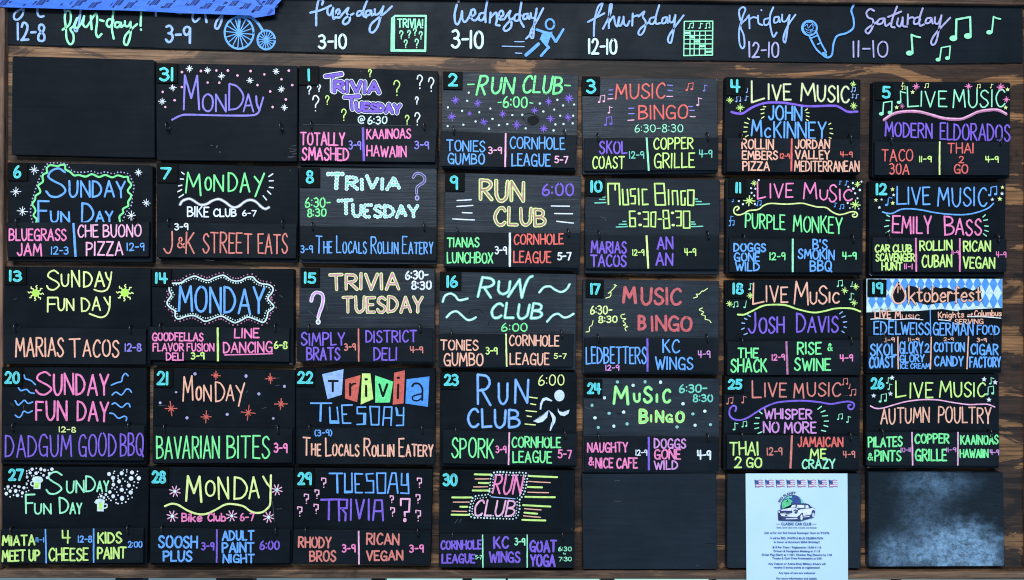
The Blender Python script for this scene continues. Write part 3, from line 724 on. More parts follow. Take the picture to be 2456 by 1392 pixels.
# ------------------------------------------------------------------ the 35 day boards, their date tiles and the hanging signs
DB = {}
def day(n, o, q, tile=None, num=None, sq=None, B=(), S=(), mat='A', look='', sign='', num_c=None):
    DB[n] = dict(o=o, q=q, tile=tile, num=num, sq=sq, B=list(B), S=list(S), mat=mat, look=look, sign=sign)
K = .18682; K2 = .18321; K3 = .20259
day('first', (0, 120, .2012), [(145, 72), (1840, 118), (1845, 1290), (135, 1252)], mat='A', look='blank black day board at the top left, directly below the blue tape')
day(31, (365, 140, K), [(45, 60), (1865, 97), (1862, 1330), (55, 1312)], (50, 62, 325, 315), (92, 115, 278, 292), None,
 [T('M', 400, 220, 602, 655, 'u', 30, dy=8), T('ON', 648, 458, 945, 680, 'u', 28), T('D', 988, 335, 1175, 675, 'u', 28, dy=0), T('A', 1172, 465, 1300, 685, 'u', 26),
  Pm([[(1335, 490), (1345, 590), (1380, 670)], [(1425, 505), (1385, 640), (1350, 710), (1250, 735), (900, 735), (480, 725), (370, 735), (255, 790)]], 'u', 30),
  St([(478, 135, 45), (710, 155, 46), (890, 230, 44), (1255, 285, 42), (1590, 170, 44), (1657, 398, 45), (1697, 632, 44), (265, 380, 44), (127, 555, 44)], 'w'),
  Dt([(382, 178), (626, 165), (824, 158), (972, 158), (1095, 222), (1263, 165), (1440, 208), (1755, 160), (1660, 270), (1798, 345), (1515, 427), (1716, 530), (1546, 627), (712, 313), (862, 315), (1352, 345), (380, 370), (135, 433), (288, 540), (168, 627)], 'l', 16)],
 look='lavender MONDAY, white stars, two bare hooks and no hanging sign')
day(1, (705, 150, K), [(65, 46), (1850, 112), (1848, 1365), (58, 1325)], (65, 45, 320, 287), (178, 80, 232, 240), [(62, 815), (1838, 832), (1812, 1282), (60, 1268)],
 [T('T', 400, 185, 605, 380, [('w', 92), ('k', 66), ('v', 46)], 0, dy=-28), T('RIVIA', 520, 245, 1095, 380, [('w', 86), ('k', 64), ('v', 42)], 0, dy=8),
  T('T', 650, 450, 840, 605, [('w', 88), ('k', 66), ('v', 46)], 0, dy=-8), T('UESDAY', 800, 520, 1360, 620, [('w', 84), ('k', 62), ('v', 40)], 0, dy=30),
  T('@', 822, 692, 908, 785, 'W', 17), T('6:30', 948, 700, 1192, 792, 'W', 20, dy=-8),
  Qm([(1615, 250, 175), (1762, 292, 175), (195, 355, 105), (322, 330, 92), (280, 530, 205), (1578, 490, 95), (1585, 725, 160)], 'w', 20),
  Qm([(1320, 330, 200), (975, 142, 95), (428, 485, 112), (640, 675, 150), (1452, 738, 115)], 'y', 18)],
 [T('TOTALLY', 88, 905, 648, 1060, 'p', 26, dy=4), T('SMASHED', 108, 1095, 702, 1245, 'p', 27, dy=12), T('3-9', 708, 1010, 858, 1112, 'u', 20, dy=6), D(885, 835, 898, 1266, 'v', 38),
  T('KAAINOAS', 938, 862, 1498, 980, 'p', 24, dy=-8), T('HAWAIIN', 940, 1068, 1440, 1200, 'p', 24, dy=15), T('3-9', 1552, 1010, 1728, 1105, 'u', 20, dy=4)], 'A',
 'purple TRIVIA TUESDAY lettering outlined in white among question marks', 'pink lettering in two halves, purple divider')
day(2, (1050, 160, K), [(50, 62), (1808, 102), (1780, 1335), (46, 1302)], (70, 62, 318, 290), (132, 85, 255, 255), [(35, 830), (1785, 882), (1765, 1305), (25, 1278)],
 [Ln([(385, 230, 465, 228), (1630, 240, 1700, 245)], 'g', 22, 'dash_mark'), T('R', 495, 115, 660, 360, 'g', 36, sl=.25, dy=5), T('UN', 685, 150, 990, 345, 'g', 36, sl=.15), T('CLUB', 1085, 125, 1612, 335, 'g', 36, sl=.15, dy=12),
  T('6:00', 840, 390, 1145, 520, 'g', 24, dy=4), Ln([(775, 462, 815, 458), (1180, 465, 1220, 470)], 'g', 18, 'dash_mark'),
  Dt([(397, 335), (378, 440), (130, 525), (312, 570), (533, 587), (675, 540), (702, 672), (485, 705), (328, 747), (127, 765), (658, 798), (785, 752), (893, 740), (957, 623), (1085, 620), (1128, 793), (1310, 475), (1355, 577), (1535, 427), (1610, 500), (1750, 488), (1495, 553), (1572, 632), (1738, 632), (1510, 743), (1614, 738), (1732, 730), (1487, 820), (1632, 822)], 'W', 14),
  St([(225, 432, 50), (515, 470, 46), (180, 645, 50), (590, 712, 50), (833, 610, 44), (1015, 750, 50), (1243, 562, 44), (1360, 798, 52), (1422, 450, 46), (1685, 408, 60), (1447, 670, 48), (1672, 652, 46), (408, 603, 26)], 'v'),
  Fl(disc((1225, 690), 78, 58, 18), 'k', 'wood_knot'), Pm([[(1080, 640), (1150, 735), (1240, 750), (1300, 700)], [(1110, 620), (1180, 600), (1290, 640)]], 'k', 10, 'wood_knot')],
 [T('TONIES', 118, 948, 605, 1080, 'b', 21, dy=10), T('GUMBO', 132, 1115, 598, 1245, 'b', 22, dy=10), T('3-9', 652, 1035, 820, 1115, 'l', 18), D(872, 855, 865, 1290, 'l', 28),
  T('CORNHOLE', 928, 905, 1630, 1050, 'b', 21, dy=15), T('LEAGUE', 952, 1118, 1440, 1270, 'b', 22, dy=8), T('5-7', 1505, 1155, 1670, 1235, 'l', 20)], 'B',
 'slanted green RUN CLUB over purple stars and a dark knot', 'blue words, pale pink divider, below purple stars')
day(3, (1385, 170, K), [(55, 92), (1795, 97), (1808, 1312), (70, 1332)], (60, 70, 290, 313), (112, 105, 240, 290), [(85, 868), (1812, 858), (1806, 1275), (85, 1287)],
 [T('MUSIC', 488, 175, 1122, 360, 'r', 25, dy=-12), T('BINGO', 790, 450, 1415, 618, 'r', 25, dy=-8),
  Ln([(405, 248, 455, 245), (400, 303, 452, 303), (1158, 185, 1220, 190), (1162, 250, 1220, 255), (658, 483, 725, 480), (655, 552, 725, 550), (1425, 458, 1475, 460), (1440, 508, 1500, 510)], 'u', 17, 'dash_mark'),
  Ln([(390, 363, 455, 357), (1148, 330, 1222, 330), (648, 637, 725, 632), (1448, 588, 1510, 590)], 'l', 17, 'dash_mark'), T('6:30-8:30', 738, 695, 1350, 790, 'm', 15, dy=-6),
  No([(315, 365, 105, 'd'), (1550, 400, 115), (408, 505, 95)], 'l'), No([(1445, 208, 110, 'd')], 'r'), No([(1630, 225, 90)], 'u'), No([(400, 650, 125, 'd')], 'v')],
 [T('SKOL', 285, 910, 630, 1062, 'v', 25, dy=-5), T('COAST', 195, 1108, 600, 1255, 'y', 22, dy=-5), T('12-9', 668, 1038, 852, 1122, 'T', 17, dy=5), D(888, 858, 915, 1285, 'm', 30),
  T('COPPER', 980, 868, 1482, 1008, 'y', 22, dy=-10), T('GRILLE', 985, 1068, 1502, 1250, 'y', 22, dy=-15), T('4-9', 1565, 1018, 1728, 1108, 'T', 17, dy=4)], 'B',
 'red MUSIC BINGO with small music notes at its sides', 'purple word above yellow ones, mint divider')
day(4, (1730, 170, K), [(55, 78), (1790, 112), (1780, 1332), (28, 1322)], (60, 82, 300, 318), (118, 110, 245, 278), [(70, 860), (1785, 880), (1777, 1312), (70, 1297)],
 [T('L', 388, 135, 552, 405, [('z', 34), ('Y', 22)], 0, dy=-50), T('IVE', 605, 175, 892, 368, [('z', 34), ('Y', 22)], 0, dy=8), T('M', 1022, 160, 1205, 385, [('z', 34), ('Y', 22)], 0, dy=8), T('USIC', 1235, 190, 1638, 390, [('z', 34), ('Y', 22)], 0, dy=12),
  Pa([(130, 530), (200, 548), (280, 545), (400, 470), (560, 415), (750, 408), (900, 425), (1100, 455), (1400, 450), (1500, 460), (1620, 525), (1745, 525)], 'v', 36, 'wavy_line'),
  T('JOHN', 605, 452, 1030, 625, 'b', 28, dy=14), T('M', 392, 640, 520, 840, 'b', 28), T('C', 558, 735, 630, 850, 'b', 26), T('KINNEY', 680, 655, 1340, 858, 'b', 27, dy=8),
  Ln([(540, 460, 570, 463), (508, 500, 552, 492), (510, 553, 548, 543), (515, 610, 548, 590), (1078, 510, 1105, 490), (1090, 540, 1125, 540), (1092, 580, 1128, 590), (1090, 625, 1115, 642), (338, 608, 365, 628), (300, 665, 345, 678), (292, 722, 335, 727), (285, 785, 328, 782), (308, 850, 345, 828), (1380, 690, 1405, 675), (1395, 745, 1425, 745), (1395, 800, 1432, 810), (1385, 858, 1410, 868)], 'Y', 16, 'ray_mark'),
  St([(110, 378, 42), (243, 475, 48), (1692, 172, 40), (1700, 452, 48)], 'y'), No([(220, 365, 85, 'd'), (315, 355, 68), (325, 255, 62, 'q'), (1697, 245, 68, 'd'), (1685, 325, 60), (1735, 330, 62)], 'L')],
 [T('ROLLIN', 268, 880, 668, 1000, 'o', 23, dy=6), T('EMBERS', 272, 1032, 722, 1135, 'o', 23, dy=4), T('PIZZA', 277, 1168, 615, 1275, 'o', 23, dy=6), T('12-9', 757, 1062, 876, 1122, 'r', 15, dy=5), D(905, 870, 898, 1290, 'r', 30),
  T('JORDAN', 952, 885, 1388, 995, 'o', 23, dy=5), T('VALLEY', 952, 1025, 1388, 1130, 'o', 23, dy=3), T('MEDITERRANEAN', 942, 1162, 1768, 1288, 'o', 21, dy=6), T('4-9', 1532, 1042, 1683, 1108, 'r', 16, dy=4)], 'A',
 'pale LIVE MUSIC, a thick purple wave and two blue words below', 'six peach words and a red divider')
day(5, (2080, 180, .18679), [(80, 85), (1842, 96), (1828, 1325), (62, 1322)], (105, 95, 335, 320), (190, 140, 300, 298), [(100, 856), (1822, 860), (1817, 1287), (100, 1287)],
 [T('L', 515, 155, 655, 410, 'm', 22, dy=0), T('IVE', 695, 212, 1018, 405, 'm', 22, dy=4), T('MUSIC', 1105, 200, 1765, 420, 'm', 22, dy=-12),
  Pa([(215, 580), (330, 505), (470, 475), (650, 475), (800, 510), (980, 560), (1180, 573), (1280, 545), (1420, 480), (1560, 455), (1680, 455), (1785, 505)], [('F', 40)], 0, 'wavy_line'),
  Pa([(215, 568), (330, 493), (470, 463), (650, 463), (800, 498), (980, 548), (1180, 561), (1280, 533), (1420, 468), (1560, 443), (1680, 443), (1785, 493)], 'l', 22, 'wavy_line'),
  T('MODERN', 232, 600, 830, 780, 'v', 25, dy=35), T('ELDORADOS', 940, 625, 1830, 830, 'v', 25, dy=18),
  No([(420, 290, 175), (250, 430, 195, 'd')], 'm'), No([(447, 125, 52), (468, 168, 56, 'd'), (765, 140, 66, 'd'), (1430, 148, 62, 'd'), (1590, 145, 58)], 'Y'),
  St([(628, 150, 44), (1300, 148, 42), (1715, 158, 50), (1787, 318, 40)], 'p'), St([(447, 400, 32)], 'F'), St([(583, 222, 30), (378, 418, 30), (1803, 188, 30), (1778, 420, 30)], 'Y', 5)],
 [T('TACO', 188, 960, 585, 1105, 'r', 20, dy=0), T('30A', 288, 1142, 535, 1272, 'r', 20, dy=4), T('11-9', 672, 1045, 823, 1115, 'y', 18, dy=4), D(930, 855, 928, 1283, 'Y', 26),
  T('THAI', 1038, 880, 1365, 1005, 'r', 20, dy=-4), T('2', 1180, 1048, 1238, 1130, 'r', 18), T('GO', 1118, 1152, 1290, 1260, 'r', 20), T('4-9', 1522, 1045, 1683, 1118, 'y', 19, dy=4)], 'A',
 'mint green LIVE MUSIC with pink stars over two purple words', 'red words, the right half in three lines')
day(6, (0, 380, K), [(95, 50), (1958, 92), (1955, 1340), (100, 1322)], (95, 52, 352, 286), (170, 90, 272, 252), [(75, 826), (1915, 816), (1905, 1262), (95, 1272)],
 [Pa([(462, 830), (470, 780), (430, 735), (455, 680), (445, 640), (415, 590), (450, 530), (460, 480), (515, 440), (510, 400), (490, 350), (550, 300), (545, 240), (560, 205), (605, 180), (600, 130), (640, 90), (700, 95), (740, 100), (790, 85), (835, 90), (840, 140), (900, 175), (950, 220), (1010, 215), (1100, 235), (1180, 205), (1270, 240), (1350, 215), (1440, 245), (1510, 220), (1590, 240), (1640, 240), (1650, 290), (1685, 340), (1640, 420), (1685, 480), (1645, 560), (1645, 610), (1580, 650), (1580, 700), (1535, 745), (1540, 815)], 'g', 30, 'wavy_border'),
  Da([(420, 820), (395, 720), (400, 600), (440, 450), (480, 330), (525, 220), (575, 110), (640, 62), (760, 62), (850, 72), (900, 130), (960, 175), (1100, 180), (1180, 165), (1270, 195), (1350, 175), (1450, 200), (1520, 180), (1640, 195), (1690, 270), (1720, 360), (1700, 480), (1685, 600), (1620, 690), (1575, 810)], 0, 44, 10, 'n'),
  T('S', 602, 135, 848, 495, 'b', 32, dy=0), T('UNDAY', 892, 288, 1608, 490, 'b', 31, dy=12), T('F', 490, 545, 625, 820, 'b', 32, dy=0), T('UN', 652, 690, 888, 822, 'b', 30, dy=0), T('D', 1052, 575, 1198, 822, 'b', 32, dy=0), T('AY', 1232, 688, 1445, 818, 'b', 30, dy=0),
  St([(438, 150, 58), (203, 430, 62), (288, 680, 65), (1778, 183, 48), (1878, 573, 50), (1685, 735, 62)], 'w', 8, 11)],
 [T('BLUEGRASS', 120, 908, 848, 1052, 'p', 25, dy=0), T('JAM', 222, 1098, 535, 1245, 'p', 26, dy=6), T('12-3', 662, 1138, 876, 1232, 'b', 19, dy=0), D(942, 832, 970, 1265, 'b', 38),
  T('CHE BUONO', 1000, 862, 1808, 1012, 'l', 24, dy=-12), T('PIZZA', 1112, 1078, 1575, 1245, 'l', 25, dy=-2), T('12-9', 1632, 1090, 1850, 1182, 'b', 19, dy=0)], 'A',
 'blue SUNDAY FUN DAY inside a green wavy border with white stars', 'pink lettering and a wide blue divider')
day(7, (360, 380, K), [(80, 62), (1905, 112), (1893, 1340), (85, 1297)], (85, 62, 355, 312), (130, 112, 272, 270), [(85, 826), (1882, 842), (1870, 1287), (90, 1272)],
 [T('M', 460, 180, 648, 440, 'g', 27, dy=28), T('O', 708, 248, 782, 408, 'g', 28), T('N', 825, 215, 940, 420, 'g', 28), T('DA', 1008, 195, 1275, 425, 'g', 27, dy=4), Pm([[(1340, 235), (1410, 325)], [(1465, 195), (1415, 320), (1350, 490)]], 'g', 27, 'lettering', False),
  Ln([(405, 180, 438, 205), (388, 265, 428, 268), (365, 355, 408, 345), (355, 430, 405, 402), (372, 503, 428, 465), (1522, 235, 1575, 200), (1530, 290, 1582, 288), (1530, 372, 1580, 378), (1508, 420, 1548, 460), (1452, 482, 1495, 535)], 'w', 20, 'ray_mark'),
  Pa([(385, 595), (420, 545), (500, 520), (560, 545), (640, 595), (720, 590), (800, 545), (880, 525), (960, 560), (1050, 625), (1130, 620), (1220, 555), (1290, 535), (1360, 560), (1430, 625), (1480, 650), (1525, 630)], [('z', 46), ('w', 24)], 0, 'wavy_line'),
  T('BIKE', 482, 622, 750, 745, 'w', 24, dy=4), T('CLUB', 818, 652, 1105, 745, 'w', 24, dy=2), T('6-7', 1187, 668, 1360, 738, 'w', 21, dy=4)],
 [T('3-9', 317, 840, 485, 920, 'w', 20, dy=-4), T('J', 172, 935, 290, 1215, 's', 25, dy=0), T('&', 355, 1022, 438, 1150, 's', 22), T('K', 465, 950, 565, 1220, 's', 25, dy=0), T('STREET', 678, 962, 1300, 1212, 's', 24, dy=5), T('EATS', 1388, 970, 1765, 1218, 's', 24, dy=0)], 'A',
 'green MONDAY with white rays above a white wavy line', 'one line of coral lettering, white hours above')
day(8, (705, 390, K2), [(70, 62), (1872, 76), (1870, 1340), (75, 1317)], (78, 65, 340, 322), (158, 105, 260, 275), [(80, 836), (1872, 852), (1865, 1287), (80, 1272)],
 [Dtx('T', 450, 158, 670, 350, ('W', 'T'), 31, 46, dy=-6), Dtx('RIVIA', 690, 190, 1390, 345, ('W', 'T'), 27, 40, dy=4), Dtx('T', 588, 500, 778, 690, ('W', 'T'), 27, 42, dy=-6), Dtx('UESDAY', 770, 558, 1620, 705, ('W', 'T'), 25, 38, dy=15),
  Pa([(1562, 195), (1600, 148), (1660, 150), (1712, 200), (1700, 260), (1640, 300), (1606, 340), (1606, 402)], [('n', 46), ('e', 26)], 0, 'question_mark'), Dt([(1612, 465, 34)], 'n'), Dt([(1612, 465, 20)], 'e'),
  T('6:30-', 150, 465, 472, 585, 'g', 23, dy=0), T('8:30', 180, 615, 418, 712, 'g', 23, dy=-10)],
 [T('3-9', 92, 1088, 243, 1178, 'b', 18, dy=5), T('The Locals Rollin Eatery', 292, 960, 1812, 1182, 'b', 20, dy=10, sc=.66)], 'B',
 'TRIVIA TUESDAY made of round white bubbles and a purple question mark', 'one long line of blue lettering')
day(9, (1050, 400, K), [(95, 77), (1845, 122), (1828, 1337), (78, 1302)], (97, 78, 345, 314), (155, 112, 262, 292), [(78, 842), (1832, 857), (1812, 1302), (75, 1282)],
 [T('RUN', 552, 180, 1095, 420, [('Y', 62), ('q', 28)], 0, dy=18), T('CLUB', 732, 528, 1378, 740, [('Y', 58), ('q', 28)], 0, dy=18), T('6:00', 1342, 220, 1738, 365, 'v', 27, dy=10),
  Ln([(248, 435, 430, 425), (245, 512, 450, 498), (315, 590, 440, 595), (192, 672, 470, 685), (1458, 505, 1688, 508), (1500, 602, 1730, 605), (1527, 702, 1740, 725)], 'w', 20)],
 [T('TIANAS', 122, 915, 528, 1028, 'g', 23, dy=2), T('LUNCHBOX', 122, 1102, 705, 1232, 'g', 23, dy=4), T('3-9', 737, 1028, 882, 1118, 'w', 20, dy=5), D(925, 848, 925, 1285, 'w', 36),
  T('CORNHOLE', 982, 872, 1610, 1000, 'r', 23, dy=-8), T('LEAGUE', 977, 1092, 1450, 1230, 'r', 23, dy=0), T('5-7', 1542, 1105, 1710, 1195, 'w', 24, dy=0)], 'B',
 'yellow outlined RUN CLUB with white speed lines and purple hours', 'green words left, red words right, white divider')
day(10, (1385, 410, K), [(100, 90), (1832, 117), (1820, 1335), (92, 1318)], (105, 92, 350, 322), (170, 125, 318, 278), [(100, 826), (1817, 832), (1810, 1267), (105, 1257)],
 [Pm([[(398, 430), (390, 165), (535, 165), (545, 435)], [(483, 165), (485, 245)], [(578, 240), (588, 435), (655, 435), (640, 240)], [(742, 232), (680, 240), (685, 325), (742, 325), (742, 420), (690, 422)], [(782, 232), (790, 435)], [(890, 240), (832, 240), (838, 435), (905, 430)],
      [(990, 165), (1005, 438), (1130, 438), (1110, 165), (990, 165)], [(1000, 290), (1125, 285)], [(1168, 245), (1172, 435)], [(1225, 435), (1218, 258), (1280, 258), (1290, 435)], [(1385, 258), (1330, 262), (1335, 438), (1380, 438), (1380, 350)], [(1415, 250), (1495, 250), (1490, 445), (1418, 440), (1415, 250)]], 'y', 25, 'lettering', False),
  Pm([[(738, 520), (668, 520), (675, 715), (745, 715), (740, 610), (670, 610)], [(845, 530), (910, 530), (912, 715), (850, 715)], [(855, 620), (912, 620)], [(945, 535), (1005, 530), (1000, 720), (945, 715), (945, 535)], [(1035, 622), (1075, 622)],
      [(1100, 510), (1165, 510), (1185, 735), (1110, 740), (1100, 510)], [(1105, 615), (1175, 612)], [(1260, 520), (1330, 520), (1330, 705), (1275, 705)], [(1275, 600), (1330, 598)], [(1360, 520), (1440, 520), (1442, 735), (1362, 735), (1360, 520)]], 'y', 23, 'lettering', False),
  Ln([(785, 548, 800, 548), (797, 695, 815, 695), (1212, 540, 1226, 540), (1222, 697, 1236, 697)], 'Y', 38, 'lettering'),
  Ln([(222, 413, 365, 408), (282, 367, 352, 368), (325, 337, 355, 337), (1508, 362, 1540, 362), (1520, 393, 1590, 395), (1522, 432, 1697, 425), (498, 722, 645, 715), (535, 687, 630, 686), (582, 650, 622, 650), (1460, 657, 1500, 657), (1465, 685, 1515, 685), (1465, 717, 1608, 712)], 'T', 19)],
 [T('MARIAS', 178, 908, 625, 1050, 'v', 26, dy=6), T('TACOS', 172, 1082, 625, 1225, 'v', 26, dy=0), T('12-9', 710, 1012, 855, 1085, 'y', 18, dy=0), D(887, 830, 908, 1255, 'Y', 32),
  T('AN', 1028, 852, 1222, 1005, 'v', 27, dy=0), T('AN', 1012, 1058, 1222, 1212, 'v', 27, dy=4), T('4-9', 1378, 998, 1520, 1085, 'y', 19, dy=2)], 'D',
 'square yellow MUSIC BINGO lettering and the hours 6:30-8:30', 'purple words, two of them just AN')
day(11, (1730, 415, K2), [(65, 72), (1857, 92), (1850, 1332), (58, 1317)], (95, 80, 335, 332), (188, 122, 268, 264), [(105, 857), (1852, 867), (1842, 1307), (105, 1302)],
 [T('L', 475, 120, 580, 340, 'p', 25, dy=-25), T('IVE', 642, 145, 940, 325, 'p', 25, dy=-8), T('M', 1078, 138, 1250, 342, 'p', 25, dy=0), T('U', 1290, 220, 1390, 348, 'p', 25), T('S', 1415, 155, 1510, 375, 'p', 25, dy=0), T('IC', 1552, 220, 1710, 358, 'p', 25, dy=5),
  Pa([(205, 488), (232, 465), (215, 440), (178, 455), (162, 500), (185, 540), (240, 550), (300, 530), (360, 495), (480, 480), (560, 425), (650, 400), (850, 410), (1050, 398), (1150, 420), (1250, 445), (1370, 455), (1450, 510), (1530, 545), (1600, 540), (1700, 510), (1760, 515), (1782, 545), (1765, 575), (1728, 575), (1718, 550), (1745, 540)], 'Y', 22, 'wavy_line'),
  T('PURPLE', 318, 530, 830, 712, 'g', 24, dy=30), T('MONKEY', 948, 560, 1578, 765, 'g', 24, dy=28),
  St([(430, 135, 42), (365, 365, 68), (1783, 150, 42), (1755, 415, 58)], 'y'), No([(152, 355, 64), (495, 400, 78, 'd'), (120, 600, 78), (140, 660, 82, 'd'), (1550, 130, 56), (1632, 135, 68), (1487, 420, 64), (1580, 445, 72, 'd')], 'b'),
  Dt([(490, 95), (390, 200), (447, 208), (397, 262), (432, 298), (230, 370), (283, 410), (440, 408), (1663, 182), (1728, 207, 16), (1813, 225, 16), (1752, 268), (1783, 333), (1835, 115), (1722, 132), (1655, 395), (1683, 460, 9), (1800, 470, 9)], 'w')],
 [T('DOGGS', 168, 925, 580, 1025, 'b', 25, dy=3), T('GONE', 172, 1050, 498, 1155, 'b', 25, dy=0), T('WILD', 187, 1175, 495, 1278, 'b', 25, dy=3), T('12-9', 637, 1048, 835, 1138, 'g', 20, dy=0), D(935, 862, 935, 1300, 'm', 32),
  T("B'S", 1202, 872, 1385, 995, 'b', 25, dy=5), T('SMOKIN', 1008, 1000, 1475, 1118, 'b', 25, dy=14), T('BBQ', 1168, 1152, 1438, 1285, 'b', 26, dy=0), T('4-9', 1592, 1038, 1768, 1125, 'g', 24, dy=5)], 'A',
 'pink LIVE MUSIC, curled yellow line, two green words', 'blue words in three lines on both halves')
day(12, (2070, 420, .18674), [(85, 72), (1837, 102), (1815, 1312), (75, 1302)], (100, 75, 335, 290), (165, 108, 310, 258), [(125, 800), (1847, 822), (1842, 1247), (125, 1247)],
 [T('L', 440, 148, 560, 375, 'b', 25, dy=0), T('IVE', 582, 165, 855, 378, 'b', 25, dy=0), T('MUSIC', 962, 165, 1585, 395, 'b', 25, dy=0),
  Pa([(250, 475), (310, 492), (380, 492), (480, 445), (600, 435), (750, 450), (900, 480), (1100, 505), (1300, 510), (1450, 485), (1600, 430), (1675, 365)], 'b', 22, 'wavy_line'),
  T('E', 382, 518, 475, 738, 'p', 27, dy=0), T('MILY', 502, 535, 875, 745, 'p', 27, dy=4), T('B', 1047, 528, 1165, 765, 'p', 27), T('ASS', 1192, 570, 1520, 770, 'p', 27, dy=0),
  Ln([(305, 515, 340, 535), (295, 583, 338, 585), (277, 663, 330, 652), (295, 748, 342, 712), (1540, 540, 1570, 512), (1550, 583, 1597, 575), (1562, 655, 1607, 658), (1565, 712, 1608, 725), (1545, 755, 1585, 785)], 'm', 18, 'ray_mark'),
  No([(315, 340, 125), (1672, 210, 135, 'd')], 'b'), St([(378, 185, 30), (382, 362, 30), (165, 322, 28), (1790, 160, 26), (1757, 308, 34)], 'Y', 5), St([(392, 258, 22), (210, 418, 22), (238, 315, 18), (1660, 315, 24), (1785, 240, 26)], 'w', 5)],
 [T('CAR CLUB', 158, 898, 620, 988, 'y', 24, dy=0), T('SCAVENGER', 167, 1012, 660, 1105, 'y', 22, dy=2), T('HUNT', 242, 1128, 498, 1218, 'y', 24, dy=0), T('11-1', 532, 1142, 635, 1205, 'p', 17, dy=2), D(677, 808, 685, 1242, 'p', 28),
  T('ROLLIN', 732, 848, 1140, 968, 'y', 24, dy=-6), T('CUBAN', 760, 1035, 1135, 1182, 'y', 25, dy=-4), T('11-9', 1142, 972, 1225, 1022, 'p', 12), D(1243, 812, 1243, 1245, 'p', 28), T('RICAN', 1292, 852, 1635, 978, 'y', 25, dy=0), T('VEGAN', 1288, 1058, 1690, 1195, 'y', 25, dy=0), T('4-9', 1712, 985, 1838, 1055, 'p', 15, dy=4)], 'A',
 'blue LIVE MUSIC over two pink words with short rays', 'yellow-green words in three columns, pink dividers')
day(13, (0, 630, .18677), [(55, 52), (1932, 72), (1930, 1317), (45, 1307)], (58, 52, 332, 282), (120, 98, 282, 242), [(55, 837), (1872, 857), (1870, 1312), (50, 1302)],
 [T('S', 600, 105, 758, 345, 'Y', 26, dy=0), T('U', 788, 148, 880, 300, 'Y', 26), T('N', 925, 110, 1020, 310, 'Y', 26, dy=0), T('DA', 1078, 118, 1335, 312, 'Y', 27, dy=-5), Pm([[(1355, 130), (1372, 185), (1400, 225)], [(1432, 125), (1412, 255), (1380, 340), (1320, 370), (1260, 365), (1210, 348)]], 'Y', 26),
  T('F', 612, 452, 735, 635, 'Y', 27, dy=0), T('UN', 745, 468, 945, 615, 'Y', 26), T('D', 1047, 462, 1150, 630, 'Y', 26), T('A', 1188, 445, 1285, 615, 'Y', 26), Pm([[(1338, 450), (1395, 545)], [(1412, 440), (1405, 580), (1370, 670), (1300, 705), (1220, 685), (1150, 658)]], 'Y', 26),
  Fl(disc((460, 393), 50, 48, 16), 'V', 'sun_drawing'), Fl(disc((1603, 388), 54, 52, 16), 'V', 'sun_drawing'),
  Pm([[(460 + (50 + d) * math.cos(a) - s * math.sin(a), 393 + (48 + d) * math.sin(a) + s * math.cos(a)) for d, s in ((0, 0), (18, 9), (34, -8), (50, 6))] for a in [i * math.pi / 4 + .1 for i in range(8)]], 'Y', 17, 'sun_ray_mark'),
  Pm([[(1603 + (54 + d) * math.cos(a) - s * math.sin(a), 388 + (52 + d) * math.sin(a) + s * math.cos(a)) for d, s in ((0, 0), (18, 9), (36, -8), (54, 6))] for a in [i * math.pi / 4 + .05 for i in range(8)]], 'Y', 18, 'sun_ray_mark')],
 [T('MARIAS', 205, 972, 815, 1205, 'o', 27, dy=-2), T('T', 892, 985, 1028, 1215, 'o', 27, dy=0), T('ACOS', 1067, 1000, 1525, 1208, 'o', 27, dy=0), T('12-8', 1610, 1045, 1810, 1138, 'u', 22, dy=0)], 'A',
 'yellow SUNDAY FUN DAY between two little suns', 'one line of tall peach lettering, purple hours')
